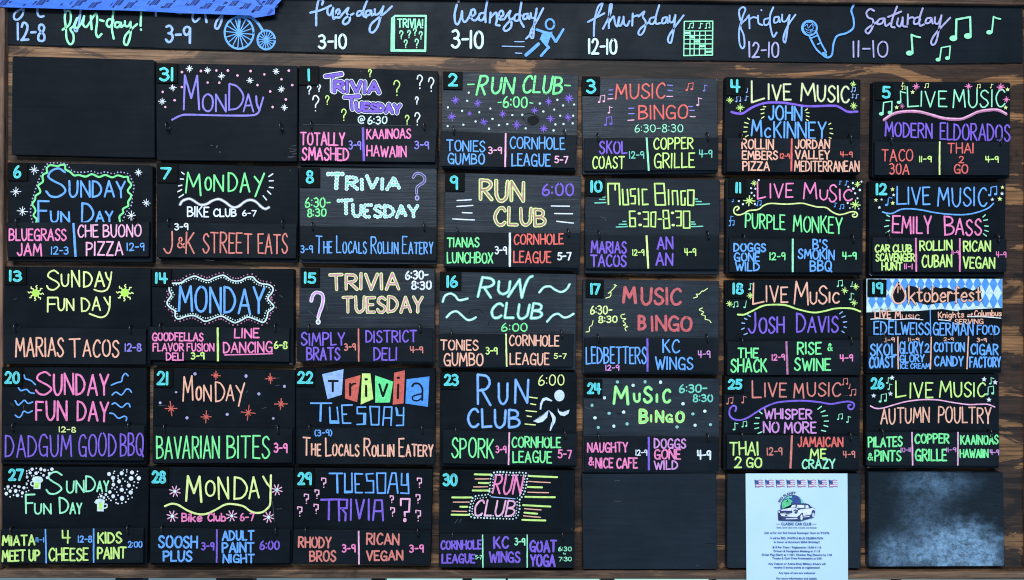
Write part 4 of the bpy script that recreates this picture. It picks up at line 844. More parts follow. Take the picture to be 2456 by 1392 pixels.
day(14, (355, 630, K), [(45, 76), (1872, 82), (1870, 1322), (55, 1317)], (48, 78, 300, 306), (95, 125, 250, 270), [(10, 826), (1817, 837), (1810, 1277), (30, 1252)],
 [T('MONDAY', 392, 302, 1488, 620, 'b', 36, dy=40),
  Pa([(305, 268), (420, 260), (500, 210), (600, 175), (680, 205), (770, 230), (850, 195), (950, 165), (1000, 180), (1080, 230), (1180, 235), (1260, 195), (1340, 185), (1390, 235), (1450, 270), (1550, 285), (1605, 330), (1590, 390), (1540, 455), (1575, 510), (1615, 570), (1545, 635), (1525, 710), (1480, 768), (1380, 730), (1280, 700), (1200, 740), (1120, 772), (1050, 745), (950, 690), (860, 710), (740, 755), (670, 720), (580, 680), (480, 695), (390, 725), (350, 690), (345, 620), (290, 585), (245, 530), (260, 480), (300, 420), (275, 370), (270, 318)], 'W', 23, 'wavy_border'),
  Da([(305, 268), (420, 260), (500, 210), (600, 175), (680, 205), (770, 230), (850, 195), (950, 165), (1000, 180), (1080, 230), (1180, 235), (1260, 195), (1340, 185), (1390, 235), (1450, 270), (1550, 285), (1605, 330), (1590, 390), (1540, 455), (1575, 510), (1615, 570), (1545, 635), (1525, 710), (1480, 768), (1380, 730), (1280, 700), (1200, 740), (1120, 772), (1050, 745), (950, 690), (860, 710), (740, 755), (670, 720), (580, 680), (480, 695), (390, 725), (350, 690), (345, 620), (290, 585), (245, 530), (260, 480), (300, 420), (275, 370), (270, 318)], 34, 44, 10, 'F'),
  Da([(330, 290), (420, 275), (500, 240), (600, 205), (680, 235), (770, 258), (850, 225), (950, 193), (1000, 210), (1080, 258), (1180, 262), (1260, 222), (1330, 215), (1380, 270), (1450, 298), (1540, 315), (1570, 340), (1555, 390), (1510, 455), (1545, 515), (1580, 570), (1515, 630), (1490, 705), (1465, 738), (1380, 705), (1280, 675), (1120, 742), (950, 665), (740, 715), (580, 655), (400, 695), (375, 660), (360, 600), (320, 570), (275, 530), (290, 480), (335, 410), (305, 370), (300, 310)], 0, 34, 9, 'W')],
 [T('GOODFELLAS', 57, 902, 705, 1000, 'p', 23, dy=5), T('FLAVOR FUSION', 65, 1038, 845, 1135, 'p', 21, dy=3), T('DELI', 237, 1162, 455, 1252, 'p', 23, dy=2), T('3-9', 557, 1158, 720, 1240, 'y', 23, dy=0), D(895, 835, 897, 1268, 'y', 34),
  T('LINE', 1115, 852, 1422, 968, 'p', 25, dy=-3), T('DANCING', 970, 1030, 1590, 1160, 'p', 25, dy=-10), Ln([(985, 1187, 1600, 1170)], 'p', 19, 'underline'), T('6-8', 1622, 1018, 1785, 1105, 'y', 23, dy=0)], 'A',
 'big blue MONDAY inside a white wavy border edged with pink dots', 'pink lettering, one word underlined, yellow divider')
day(15, (700, 635, K2), [(98, 37), (1872, 52), (1870, 1297), (95, 1287)], (115, 38, 362, 292), (162, 98, 318, 246), [(62, 830), (1847, 832), (1845, 1277), (65, 1272)],
 [T('TRIVIA', 505, 125, 1395, 320, [('Y', 54), ('Q', 28)], 0, dy=-3), T('TUESDAY', 672, 425, 1705, 618, [('Y', 52), ('Q', 27)], 0, dy=3),
  Pa([(255, 475), (270, 410), (320, 365), (390, 385), (410, 450), (395, 540), (365, 620), (345, 690)], [('w', 58), ('x', 30)], 0, 'question_mark'), Dt([(345, 750, 36)], 'w'), Dt([(345, 750, 16)], 'z'),
  T('6:30-', 1490, 88, 1780, 190, 'w', 26, dy=-5), T('8:30', 1570, 222, 1822, 322, 'w', 27, dy=-3)],
 [T('SIMPLY', 125, 898, 690, 1055, 'v', 26, dy=0), T('BRATS', 195, 1092, 628, 1245, 'v', 27, dy=0), T('3-9', 690, 1038, 833, 1120, 's', 21, dy=-2), D(872, 838, 875, 1270, 's', 26), T('DISTRICT', 972, 868, 1630, 1015, 'v', 25, dy=-3), T('DELI', 1075, 1092, 1375, 1250, 'v', 25, dy=0), T('4-9', 1552, 1075, 1715, 1150, 's', 20, dy=4)], 'B',
 'pink and cream TRIVIA TUESDAY with one big pink question mark', 'purple lettering, coral hours and coral divider')
day(16, (1045, 640, K), [(48, 63), (1808, 97), (1797, 1327), (35, 1297)], (55, 65, 330, 302), (142, 112, 285, 266), [(40, 870), (1772, 862), (1760, 1287), (35, 1297)],
 [T('R', 540, 135, 770, 385, [('T', 46), ('W', 22)], 0, sl=.25, dy=20), T('U', 795, 190, 955, 350, [('T', 46), ('W', 22)], 0, sl=.1, dy=0), Pm([[(930, 385), (1000, 280), (1078, 165)], [(1078, 165), (1090, 290), (1105, 395)], [(1105, 395), (1150, 240), (1195, 150), (1242, 122)]], [('T', 46), ('W', 22)], 0),
  T('CLUB', 705, 470, 1385, 655, [('T', 46), ('W', 22)], 0, sl=.15, dy=14), T('6:00', 845, 728, 1172, 825, 'g', 21, dy=3),
  Pm([[(90, 450), (120, 375), (190, 345), (250, 375), (300, 430), (410, 410)], [(140, 650), (200, 590), (270, 575), (330, 620), (400, 680), (460, 680), (515, 650)], [(1330, 330), (1390, 265), (1470, 255), (1530, 295), (1610, 325), (1680, 290), (1720, 225)], [(1430, 705), (1500, 630), (1570, 605), (1640, 650), (1700, 645), (1770, 605)]], [('T', 38), ('W', 24)], 0, 'wavy_mark')],
 [T('TONIES', 67, 938, 542, 1062, 'o', 23, dy=10), T('GUMBO', 107, 1112, 605, 1268, 'o', 24, dy=0), T('3-9', 647, 1038, 790, 1122, 'y', 20, dy=0), D(903, 860, 912, 1283, 'Y', 26), T('CORNHOLE', 947, 882, 1580, 1012, 'o', 23, dy=5), T('LEAGUE', 957, 1112, 1455, 1252, 'o', 23, dy=4), T('5-7', 1522, 1118, 1675, 1178, 'Y', 21, dy=0)], 'B',
 'slanted mint RUN CLUB with mint wavy strokes', 'peach lettering in two halves, pale yellow divider')
day(17, (1385, 650, K), [(70, 107), (1822, 127), (1810, 1332), (65, 1322)], (108, 108, 338, 342), (168, 158, 296, 304), [(90, 864), (1807, 866), (1802, 1302), (85, 1302)],
 [T('M', 590, 215, 745, 405, 'd', 58), T('USIC', 825, 220, 1325, 425, 'd', 42, dy=5), T('B', 790, 580, 870, 750, 'd', 50), T('INGO', 960, 585, 1462, 765, 'd', 42, dy=5),
  T('6:30-', 168, 455, 440, 555, 'Y', 21, dy=0), T('8:30', 275, 585, 508, 665, 'Y', 23, dy=-6),
  Pm([[(365, 350), (420, 330), (430, 280), (395, 290), (420, 270), (470, 220), (490, 185), (470, 180), (505, 190)], [(110, 785), (150, 775), (155, 720), (185, 700), (200, 640)], [(605, 555), (560, 570), (570, 610), (620, 615), (585, 645), (620, 680), (590, 700), (645, 715), (610, 735), (625, 770)], [(1490, 350), (1540, 330), (1525, 300), (1560, 300), (1600, 260), (1620, 260), (1670, 225)], [(1605, 475), (1565, 500), (1620, 530), (1590, 560), (1640, 580), (1640, 620), (1690, 635), (1715, 665)]], 'Y', 14, 'curl_mark')],
 [T('LEDBETTERS', 113, 985, 882, 1190, 'b', 23, dy=-5), T('12-9', 365, 1212, 533, 1278, 'x', 18, dy=0), D(898, 868, 900, 1295, 'v', 32), T('KC', 1098, 885, 1305, 1045, 'b', 25, dy=0), T('WINGS', 1005, 1108, 1480, 1260, 'b', 25, dy=0), T('4-9', 1552, 1028, 1703, 1112, 'x', 18, dy=2)], 'B',
 'rough dull-red MUSIC BINGO with yellow curls', 'blue lettering in two halves, purple divider')
day(18, (1730, 655, K2), [(55, 94), (1827, 96), (1830, 1345), (60, 1342)], (80, 95, 335, 326), (150, 132, 292, 280), [(80, 902), (1827, 877), (1825, 1335), (80, 1341)],
 [T('L', 422, 128, 560, 405, 'o', 26, dy=-25), T('IVE', 592, 178, 868, 378, 'o', 26, dy=4), T('M', 960, 108, 1140, 405, 'o', 26, dy=10), T('U', 1165, 255, 1250, 402, 'o', 26), T('S', 1275, 178, 1382, 402, 'o', 26), T('IC', 1418, 258, 1540, 388, 'o', 26, dy=4),
  Pa([(215, 545), (300, 545), (400, 500), (550, 430), (700, 415), (850, 425), (1000, 475), (1200, 518), (1350, 500), (1500, 465), (1700, 465), (1820, 505)], 'y', 27, 'wavy_line'),
  T('J', 350, 520, 455, 778, 'v', 29, dy=0), T('OSH', 500, 580, 820, 782, 'v', 29, dy=0), T('D', 990, 532, 1103, 768, 'v', 29, dy=0), T('AVIS', 1135, 572, 1528, 775, 'v', 28, dy=0),
  Ln([(345, 550, 380, 570), (303, 595, 335, 608), (268, 655, 305, 660), (265, 738, 300, 722), (297, 808, 340, 790), (1548, 535, 1585, 508), (1578, 582, 1620, 565), (1597, 645, 1640, 638), (1605, 705, 1635, 715), (1580, 762, 1608, 782)], 'L', 18, 'ray_mark'),
  No([(375, 180, 95), (190, 415, 85, 'd'), (305, 415, 98, 'q'), (1555, 140, 95, 'd'), (1700, 150, 74, 'q'), (1695, 310, 100)], 'm'), St([(378, 300, 46), (108, 405, 42), (1760, 180, 42), (1615, 232, 42), (1737, 390, 44)], 'y')],
 [T('THE', 222, 988, 480, 1108, 'g', 27, dy=0), T('SHACK', 128, 1128, 590, 1292, 'g', 28, dy=0), T('12-9', 667, 1068, 828, 1142, 'p', 24, dy=0), D(852, 895, 867, 1330, 'F', 34), T('RISE', 1002, 912, 1305, 1060, 'g', 28, dy=0), T('&', 1398, 925, 1452, 1015, 'g', 20), T('SWINE', 962, 1122, 1425, 1275, 'g', 28, dy=0), T('4-9', 1558, 1072, 1720, 1152, 'p', 24, dy=2)], 'A',
 'peach LIVE MUSIC, yellow-green wave, two purple words', 'green words, pink hours, dusty pink divider')
def wave19(x):
    w = [(45, 517), (100, 500), (250, 445), (400, 460), (550, 500), (700, 500), (850, 485), (1000, 465), (1150, 490), (1230, 500), (1400, 440), (1500, 430), (1650, 455), (1822, 462)]
    for (a, b), (c, d) in zip(w, w[1:]):
        if x <= c: return b + (d - b) * (x - a) / (c - a)
    return 462
def dia(cx, cy, w, h):
    pts = []
    q = [(cx, cy - h), (cx + w, cy), (cx, cy + h), (cx - w, cy), (cx, cy - h)]
    for (a, b), (c, d) in zip(q, q[1:]):
        for k in range(6):
            x, y = a + (c - a) * k / 6, b + (d - b) * k / 6
            x = min(1818, max(48, x)); pts.append((x, max(78, min(y, wave19(x) - 4))))
    out = [pts[0]]
    for p in pts[1:]:
        if abs(p[0] - out[-1][0]) + abs(p[1] - out[-1][1]) > 1.5: out.append(p)
    return out
banner = [(45, 76), (1822, 78)] + [(x, wave19(x)) for x in range(1822, 44, -60)] + [(45, 517)]
dias = []
for j in range(5):
    cy = 150 + j * 112; hw = 52
    for i in range(18):
        cx = 330 + (i - 3) * 106 + (0 if j % 2 == 0 else 53)
        if 60 < cx < 1815 and cy - 100 < wave19(cx):
            d_ = dia(cx, cy - 5, 52, 108 if j == 0 else 104)
            if j % 2 == 0 and len(d_) > 6 and max(p[1] for p in d_) - min(p[1] for p in d_) > 20: dias.append(Fl(d_, 'B', 'diamond_pattern'))
day(19, (2070, 655, K2), [(45, 72), (1827, 76), (1815, 1312), (45, 1312)], (65, 82, 310, 313), (125, 122, 262, 274), [(65, 826), (1812, 832), (1807, 1267), (65, 1267)],
 [Fl(banner, 'W', 'banner_drawing')] + dias +
 [Fl([(560, 200), (600, 165), (690, 180), (750, 228), (830, 182), (900, 238), (940, 182), (1010, 200), (1100, 190), (1200, 232), (1330, 186), (1440, 232), (1530, 182), (1555, 350), (1400, 372), (1300, 342), (1240, 332), (1190, 372), (950, 398), (850, 420), (700, 382), (575, 350)], 'k', 'banner_drawing'),
  Fl([(465, 122), (400, 220), (378, 300), (408, 382), (470, 405), (532, 372), (558, 300), (532, 220)], 'k', 'banner_drawing'),
  Pm([[(465, 125), (405, 220), (382, 300), (410, 380), (470, 400), (530, 368), (555, 300), (528, 220), (468, 128)]], 'o', 26), Ln([(458, 180, 455, 260), (485, 180, 488, 215)], 'o', 16, 'lettering'),
  T('k', 598, 165, 690, 400, [('k', 40), ('o', 26)], 0, lower=True, dy=10), T('toberfest', 712, 190, 1545, 380, [('k', 40), ('o', 26)], 0, lower=True, dy=-15),
  T('LIVE', 158, 498, 360, 588, 'o', 21, dy=0), T('M', 422, 500, 492, 595, 'o', 21), T('USIC', 512, 545, 735, 600, 'o', 19, dy=4), Pa([(100, 605), (250, 600), (450, 612), (620, 600), (785, 614)], 'w', 13, 'underline'),
  T('EDEL', 145, 635, 488, 805, 'b', 24, dy=0), T('WEISS', 500, 655, 868, 805, 'b', 24, dy=0), D(878, 485, 885, 825, 'b', 17),
  T('Knights', 985, 515, 1320, 590, 'o', 17, lower=True, dy=-10), T('of', 1370, 525, 1435, 565, 'o', 11, lower=True), T('Columbus', 1458, 490, 1810, 568, 'o', 17, lower=True, dy=-5), Pa([(985, 612), (1060, 618), (1148, 630)], 'w', 13, 'underline'), Pa([(1365, 572), (1580, 574), (1805, 592)], 'w', 15, 'underline'),
  T('SERVING', 1202, 608, 1572, 668, 'o', 18, dy=-2), T('GERMAN', 918, 655, 1438, 812, 'b', 24, dy=5), T('FOOD', 1497, 692, 1783, 805, 'b', 23, dy=0)],
 [T('11-9', 277, 852, 412, 905, 'o', 16, dy=-2), T('11-9', 594, 852, 735, 895, 'o', 18, dy=0), T('2-9', 1057, 848, 1183, 890, 'o', 18, dy=0), T('3-9', 1492, 852, 1613, 902, 'o', 18, dy=2), D(455, 832, 460, 1262, 'o', 22), D(893, 835, 882, 1262, 'o', 22), D(1380, 830, 1360, 1262, 'o', 22),
  T('SKOL', 98, 935, 430, 1078, 'b', 27, dy=0), T('COAST', 82, 1102, 410, 1238, 'b', 27, dy=-5), T('GLORY', 478, 905, 780, 1055, 'b', 22, dy=-10), T('2', 812, 932, 865, 1038, 'b', 22), T('GLORY', 482, 1078, 800, 1170, 'b', 22, dy=-8), T('ICE CREAM', 488, 1188, 870, 1250, 'b', 18, dy=0),
  T('COTTON', 932, 912, 1325, 1028, 'b', 25, dy=0), T('CANDY', 937, 1092, 1310, 1215, 'b', 25, dy=0), T('CIGAR', 1412, 928, 1765, 1060, 'b', 26, dy=12), T('FACTORY', 1398, 1105, 1800, 1230, 'b', 26, dy=0)], 'A',
 'blue and white diamond banner reading Oktoberfest', 'small blue lettering in four narrow columns')
day(20, (0, 870, .18677), [(25, 62), (1882, 66), (1877, 1312), (12, 1307)], (25, 62, 285, 302), (60, 112, 255, 270), [(30, 822), (1852, 812), (1847, 1262), (20, 1252)],
 [T('S', 462, 112, 662, 400, 'p', 30, dy=0), T('UNDAY', 692, 152, 1388, 410, 'p', 33, dy=5), T('FUN', 465, 500, 852, 738, 'p', 32, dy=0), T('DAY', 995, 505, 1388, 745, 'p', 32, dy=5),
  Pm([[(310, 160), (325, 205), (370, 220), (410, 240), (455, 285)], [(235, 325), (270, 360), (340, 345), (385, 385), (440, 395)], [(195, 490), (230, 545), (270, 520), (315, 485), (360, 525), (420, 505)], [(195, 675), (240, 705), (275, 680), (305, 625), (360, 645), (415, 620)],
      [(1430, 290), (1500, 260), (1560, 240), (1575, 180), (1610, 140), (1645, 170)], [(1440, 415), (1490, 380), (1560, 415), (1620, 345), (1660, 345), (1688, 380)], [(1440, 535), (1480, 520), (1560, 575), (1620, 530), (1655, 530), (1670, 570)], [(1410, 650), (1460, 660), (1520, 715), (1590, 690), (1625, 705), (1620, 745)]], 'b', 22, 'wavy_mark')],
 [T('12-8', 762, 828, 970, 892, 'Y', 20, dy=2), T('DADGUM', 72, 938, 918, 1205, 'v', 25, dy=-5), T('GOOD', 1012, 912, 1488, 1195, 'v', 25, dy=0), T('BBQ', 1548, 912, 1838, 1195, 'v', 25, dy=0)], 'A',
 'bold pink SUNDAY FUN DAY flanked by blue squiggles', 'one line of tall purple lettering')
day(21, (350, 870, K), [(95, 66), (1917, 102), (1905, 1317), (80, 1302)], (98, 68, 345, 316), (138, 112, 292, 288), [(90, 832), (1877, 852), (1872, 1287), (90, 1292)],
 [T('M', 480, 192, 605, 500, 'o', 24, dy=-15), T('O', 648, 305, 712, 476, 'o', 30), T('N', 742, 290, 835, 490, 'o', 25, dy=0), T('D', 895, 252, 1010, 498, 'o', 24, dy=0), T('A', 1032, 288, 1128, 490, 'o', 24, dy=0), Pm([[(1158, 298), (1222, 400)], [(1265, 265), (1225, 400), (1190, 558)]], 'o', 24, 'lettering', False),
  St([(898, 165, 62), (1597, 205, 66), (322, 590, 85), (772, 697, 76), (1313, 643, 90), (1732, 532, 76)], 'R', 4, 15), Dt([(630, 145, 21), (1285, 173, 21), (1778, 305, 20), (387, 380, 15), (1450, 402, 20), (183, 517, 19), (527, 710, 20), (1043, 665, 20), (1635, 717, 18)], 'n')],
 [T('BAVARIAN', 138, 955, 942, 1228, 'g', 27, dy=-5), T('BITES', 1045, 948, 1588, 1225, 'g', 27, dy=0), T('3-9', 1648, 1040, 1812, 1150, 'p', 25, dy=4)], 'A',
 'peach MONDAY among orange-red starbursts and lilac dots', 'one line of tall green lettering, pink hours')
A_ = 'lettering'
day(22, (695, 870, K), [(80, 69), (1872, 76), (1862, 1307), (75, 1307)], (78, 72, 315, 307), (98, 112, 300, 268), [(95, 837), (1867, 849), (1862, 1307), (100, 1302)],
 [Fl([(415, 150), (690, 85), (668, 412), (485, 470)], 'L', 'paper_tile_drawing'), Fl([(710, 215), (910, 160), (865, 508), (710, 460)], 'R', 'paper_tile_drawing'), Fl([(928, 140), (1035, 140), (1072, 468), (910, 540)], 'y', 'paper_tile_drawing'), Fl([(1095, 165), (1328, 245), (1285, 512), (1098, 515)], 'G', 'paper_tile_drawing'), Fl([(1340, 130), (1478, 100), (1460, 525), (1322, 540)], 'R', 'paper_tile_drawing'), Fl([(1500, 215), (1793, 178), (1773, 568), (1485, 525)], 'B', 'paper_tile_drawing'),
  Ln([(500, 236, 615, 236), (552, 240, 552, 368), (775, 270, 775, 418), (980, 298, 980, 430), (972, 215, 990, 215), (1392, 282, 1388, 456), (1385, 195, 1402, 195)], 'k', 36, A_), Pm([[(785, 300), (812, 275), (845, 270)]], 'k', 28), Pm([[(1150, 280), (1195, 430)], [(1198, 430), (1250, 280)]], 'k', 36, A_, False),
  Pm([[(1572, 305), (1602, 270), (1660, 275), (1700, 330), (1702, 400), (1700, 480)]], 'k', 32), Pm([[(1690, 460), (1640, 490), (1582, 478), (1578, 440), (1630, 415), (1690, 402)]], 'k', 24),
  Pm([[(270, 522), (535, 522)], [(512, 575), (520, 775), (628, 775), (608, 575)], [(800, 545), (668, 548), (680, 778), (782, 778)], [(678, 665), (728, 663)], [(975, 572), (865, 572), (868, 655), (972, 655), (970, 790), (862, 795)], [(1030, 565), (1150, 568), (1142, 798), (1048, 798), (1030, 565)], [(1195, 805), (1215, 570), (1310, 572), (1300, 805)], [(1205, 712), (1302, 712)], [(1365, 578), (1375, 678), (1465, 678)], [(1462, 578), (1458, 805), (1370, 808)]], 'b', 24, A_, False),
  Ln([(400, 530, 393, 750), (520, 755, 622, 755), (955, 660, 955, 785), (1375, 600, 1382, 670)], 'b', 34, A_)],
 [T('(3-9)', 322, 868, 540, 942, 'b', 18, dy=-4), T('The Locals Rollin Eatery', 172, 970, 1828, 1190, 'o', 25, dy=12, sc=.64)], 'A',
 'TRIVIA on six coloured ransom-note shapes over square blue TUESDAY', 'one line of peach lettering, bracketed blue hours')
day(23, (1040, 880, K), [(85, 64), (1837, 72), (1835, 1292), (75, 1282)], (88, 65, 335, 287), (132, 92, 325, 242), [(122, 814), (1837, 864), (1832, 1272), (115, 1242)],
 [T('R', 565, 115, 725, 478, [('b', 40), ('L', 16)], 0, dy=10), T('U', 838, 215, 955, 475, [('b', 38), ('L', 16)], 0), T('N', 1040, 180, 1215, 470, [('b', 38), ('L', 16)], 0, sl=.05, dy=0), T('CLUB', 440, 545, 1105, 770, [('b', 40), ('L', 17)], 0, dy=5), T('6:00', 1348, 108, 1670, 238, 'Y', 18, dy=0),
  Ln([(1230, 390, 1330, 403), (1245, 475, 1310, 487), (1185, 563, 1320, 577), (1200, 632, 1255, 640), (1175, 735, 1305, 747)], 'Y', 19),
  Fl(disc((1615, 370), 66, 74, 20), 'H', 'runner_drawing'), Fl([(1362, 550), (1368, 470), (1398, 405), (1450, 391), (1525, 432), (1515, 446), (1440, 427), (1408, 447), (1388, 500), (1382, 550)], 'H', 'runner_drawing'), Fl([(1595, 530), (1612, 572), (1660, 583), (1710, 563), (1745, 552), (1730, 602), (1680, 634), (1625, 622), (1595, 577)], 'H', 'runner_drawing'), Fl([(1475, 556), (1458, 650), (1402, 707), (1340, 722), (1275, 698), (1350, 668), (1410, 618)], 'H', 'runner_drawing'), Fl([(1480, 558), (1530, 598), (1568, 650), (1562, 710), (1527, 770), (1502, 825), (1488, 815), (1508, 730), (1522, 660)], 'H', 'runner_drawing')],
 [T('SPORK', 235, 918, 770, 1160, 'g', 26, dy=8), T('3-9', 802, 1018, 930, 1102, 'p', 21, dy=2), D(972, 842, 962, 1262, 'l', 26), T('CORNHOLE', 1007, 902, 1630, 1030, 'g', 25, dy=8), T('LEAGUE', 1022, 1088, 1510, 1225, 'g', 25, dy=5), T('5-7', 1602, 1072, 1770, 1170, 'p', 22, dy=4)], 'A',
 'pale blue RUN CLUB beside a white running figure', 'green lettering, pink hours, pale pink divider')
day(24, (1385, 890, K), [(80, 96), (1827, 102), (1815, 1312), (70, 1307)], (85, 100, 320, 342), (125, 152, 302, 296), [(95, 846), (1817, 852), (1810, 1287), (90, 1282)],
 [T('M', 470, 205, 652, 420, [('g', 46), ('y', 18)], 0, dy=0), T('U', 728, 295, 800, 395, [('g', 40), ('y', 16)], 0), T('S', 858, 215, 955, 405, [('g', 46), ('y', 18)], 0), Ln([(1020, 305, 1020, 395)], [('g', 44), ('y', 18)], 0, A_), T('C', 1100, 240, 1190, 400, [('g', 44), ('y', 18)], 0),
  T('B', 805, 502, 898, 660, [('y', 50), ('g', 20)], 0), Ln([(945, 570, 945, 648)], [('y', 36), ('g', 14)], 0, A_), T('N', 1012, 520, 1098, 650, [('y', 44), ('g', 16)], 0), T('G', 1138, 560, 1215, 652, [('y', 34), ('g', 12)], 0), T('O', 1272, 530, 1362, 655, [('y', 44), ('g', 16)], 0),
  T('6:30-', 1310, 182, 1658, 278, 'T', 25, dy=-8), T('8:30', 1487, 308, 1732, 398, 'T', 25, dy=-6),
  Dt([(513, 142), (868, 140), (187, 442), (407, 545), (637, 680), (267, 727), (1278, 720), (1482, 553), (1708, 690)], 't', 21), Dt([(715, 185), (1067, 145), (347, 345), (225, 603), (593, 530), (467, 710), (1355, 422), (1635, 517), (1510, 698)], 'W', 22)],
 [T('NAUGHTY', 132, 928, 640, 1042, 'p', 25, dy=-5), T('&', 148, 1112, 205, 1205, 'p', 24), T('NICE CAFE', 235, 1118, 765, 1240, 'p', 26, dy=6), T('12-9', 752, 1015, 893, 1082, 'w', 25, dy=0), D(915, 848, 917, 1275, 'v', 34), T('DOGGS', 990, 872, 1388, 988, 'x', 25, dy=5), T('GONE', 990, 1012, 1322, 1130, 'p', 26, dy=0), T('WILD', 990, 1158, 1285, 1262, 'x', 25, dy=0), T('4-9', 1545, 1025, 1708, 1130, 'w', 29, dy=4)], 'B',
 'lime green MUSIC BINGO among white and grey-green dots', 'pink lettering, white hours, purple divider')
day(25, (1730, 890, K), [(40, 62), (1782, 72), (1777, 1287), (22, 1277)], (42, 65, 290, 287), (85, 102, 268, 236), [(75, 826), (1782, 836), (1775, 1262), (70, 1262)],
 [T('L', 398, 135, 510, 345, 's', 25, dy=0), T('IVE', 562, 158, 835, 330, 's', 25, dy=0), T('M', 932, 160, 1055, 345, 's', 25, dy=4), T('USIC', 1105, 158, 1530, 325, 's', 24, dy=0),
  Pa([(180, 515), (192, 470), (155, 446), (110, 490), (108, 570), (160, 620), (250, 630), (340, 600), (450, 530), (560, 465), (700, 410), (850, 390), (1050, 383), (1250, 400), (1400, 425), (1500, 410), (1620, 393), (1690, 410), (1705, 450), (1680, 490), (1640, 485), (1630, 445), (1660, 435)], 'v', 28, 'wavy_line'),
  T('WHISPER', 555, 492, 1158, 612, 'x', 27, dy=6), T('NO MORE', 545, 658, 1215, 790, 'x', 27, dy=4),
  Ln([(490, 522, 525, 550), (440, 600, 487, 605), (425, 675, 480, 672), (430, 742, 480, 728), (470, 803, 520, 782), (1240, 492, 1285, 455), (1280, 530, 1332, 510), (1298, 580, 1365, 573), (1322, 645, 1375, 643), (1318, 700, 1367, 715), (1285, 763, 1340, 775)], 'm', 18, 'ray_mark'),
  No([(115, 385, 98, 'd'), (280, 370, 100), (1590, 140, 95, 'd'), (1640, 200, 64, 'q'), (1695, 280, 95, 'd')], 's'), No([(170, 715, 105), (300, 685, 84, 'd'), (1528, 590, 84, 'd'), (1625, 625, 90)], 'm')],
 [T('THAI', 112, 918, 472, 1078, 'y', 27, dy=0), T('2', 175, 1108, 255, 1238, 'y', 26), T('GO', 322, 1118, 516, 1235, 'y', 26), T('12-9', 590, 988, 780, 1080, 's', 19, dy=0), D(907, 828, 888, 1252, 's', 34), T('JAMAICAN', 985, 855, 1558, 970, 'r', 25, dy=2), T('ME', 1145, 1008, 1342, 1120, 'y', 25, dy=0), T('CRAZY', 1040, 1138, 1458, 1248, 'm', 25, dy=0), T('4-9', 1568, 1028, 1713, 1110, 's', 18, dy=3)], 'A',
 'coral LIVE MUSIC over a curled purple line and three violet words', 'yellow words left, mixed red and mint right')
day(26, (2070, 890, .18674), [(40, 47), (1747, 42), (1750, 1252), (45, 1252)], (42, 48, 290, 287), (98, 82, 272, 232), [(45, 787), (1752, 792), (1747, 1222), (45, 1217)],
 [T('L', 425, 132, 550, 342, 'y', 25, dy=-20), T('IVE', 608, 155, 895, 342, 'y', 25, dy=-5), T('M', 985, 130, 1135, 332, 'y', 25, dy=0), T('USIC', 1172, 155, 1565, 330, 'y', 25, dy=0),
  Pa([(95, 450), (160, 480), (250, 478), (400, 435), (550, 395), (750, 370), (950, 372), (1150, 405), (1350, 432), (1500, 428), (1600, 430), (1690, 462)], 'l', 21, 'wavy_line'),
  T('AUTUMN', 228, 492, 850, 678, 'o', 24, dy=-18), T('POULTRY', 972, 462, 1643, 662, 'o', 24, dy=10),
  No([(260, 350, 120, 'd'), (318, 125, 85), (335, 205, 85), (1640, 130, 95), (1635, 255, 125, 'd')], 'm'), St([(373, 88, 34), (137, 318, 34), (352, 293, 34), (1555, 108, 36), (1697, 148, 36), (1617, 370, 34)], 'w', 5)],
 [T('PILATES', 68, 855, 500, 975, 'g', 27, dy=-10), T('&', 65, 1062, 122, 1145, 'g', 22), T('PINTS', 155, 1028, 485, 1155, 'g', 27, dy=0), T('10-11', 488, 988, 610, 1040, 'x', 13, dy=0), D(628, 785, 637, 1215, 'l', 25), T('COPPER', 668, 815, 1102, 928, 'g', 27, dy=-5), T('GRILLE', 673, 1012, 1072, 1152, 'g', 27, dy=-3), T('11-9', 1072, 988, 1193, 1040, 'x', 13, dy=2), D(1220, 785, 1217, 1215, 'l', 25), T('KAAINOAS', 1255, 832, 1735, 942, 'g', 25, dy=-4), T('HAWAIIN', 1248, 1012, 1605, 1112, 'g', 25, dy=-3), T('4-9', 1632, 1012, 1743, 1075, 'x', 19, dy=4)], 'A',
 'yellow LIVE MUSIC, pink line, two peach words', 'green lettering in three columns')
mugs = lambda cx, s: [Fl([(cx - 38, 222), (cx + 38, 222), (cx + 32, 312), (cx - 40, 312)], 'W', 'beer_mug_drawing'), Fl([(cx - 22, 226), (cx + 18, 226), (cx + 14, 298), (cx - 24, 298)], 'V', 'beer_mug_drawing')]
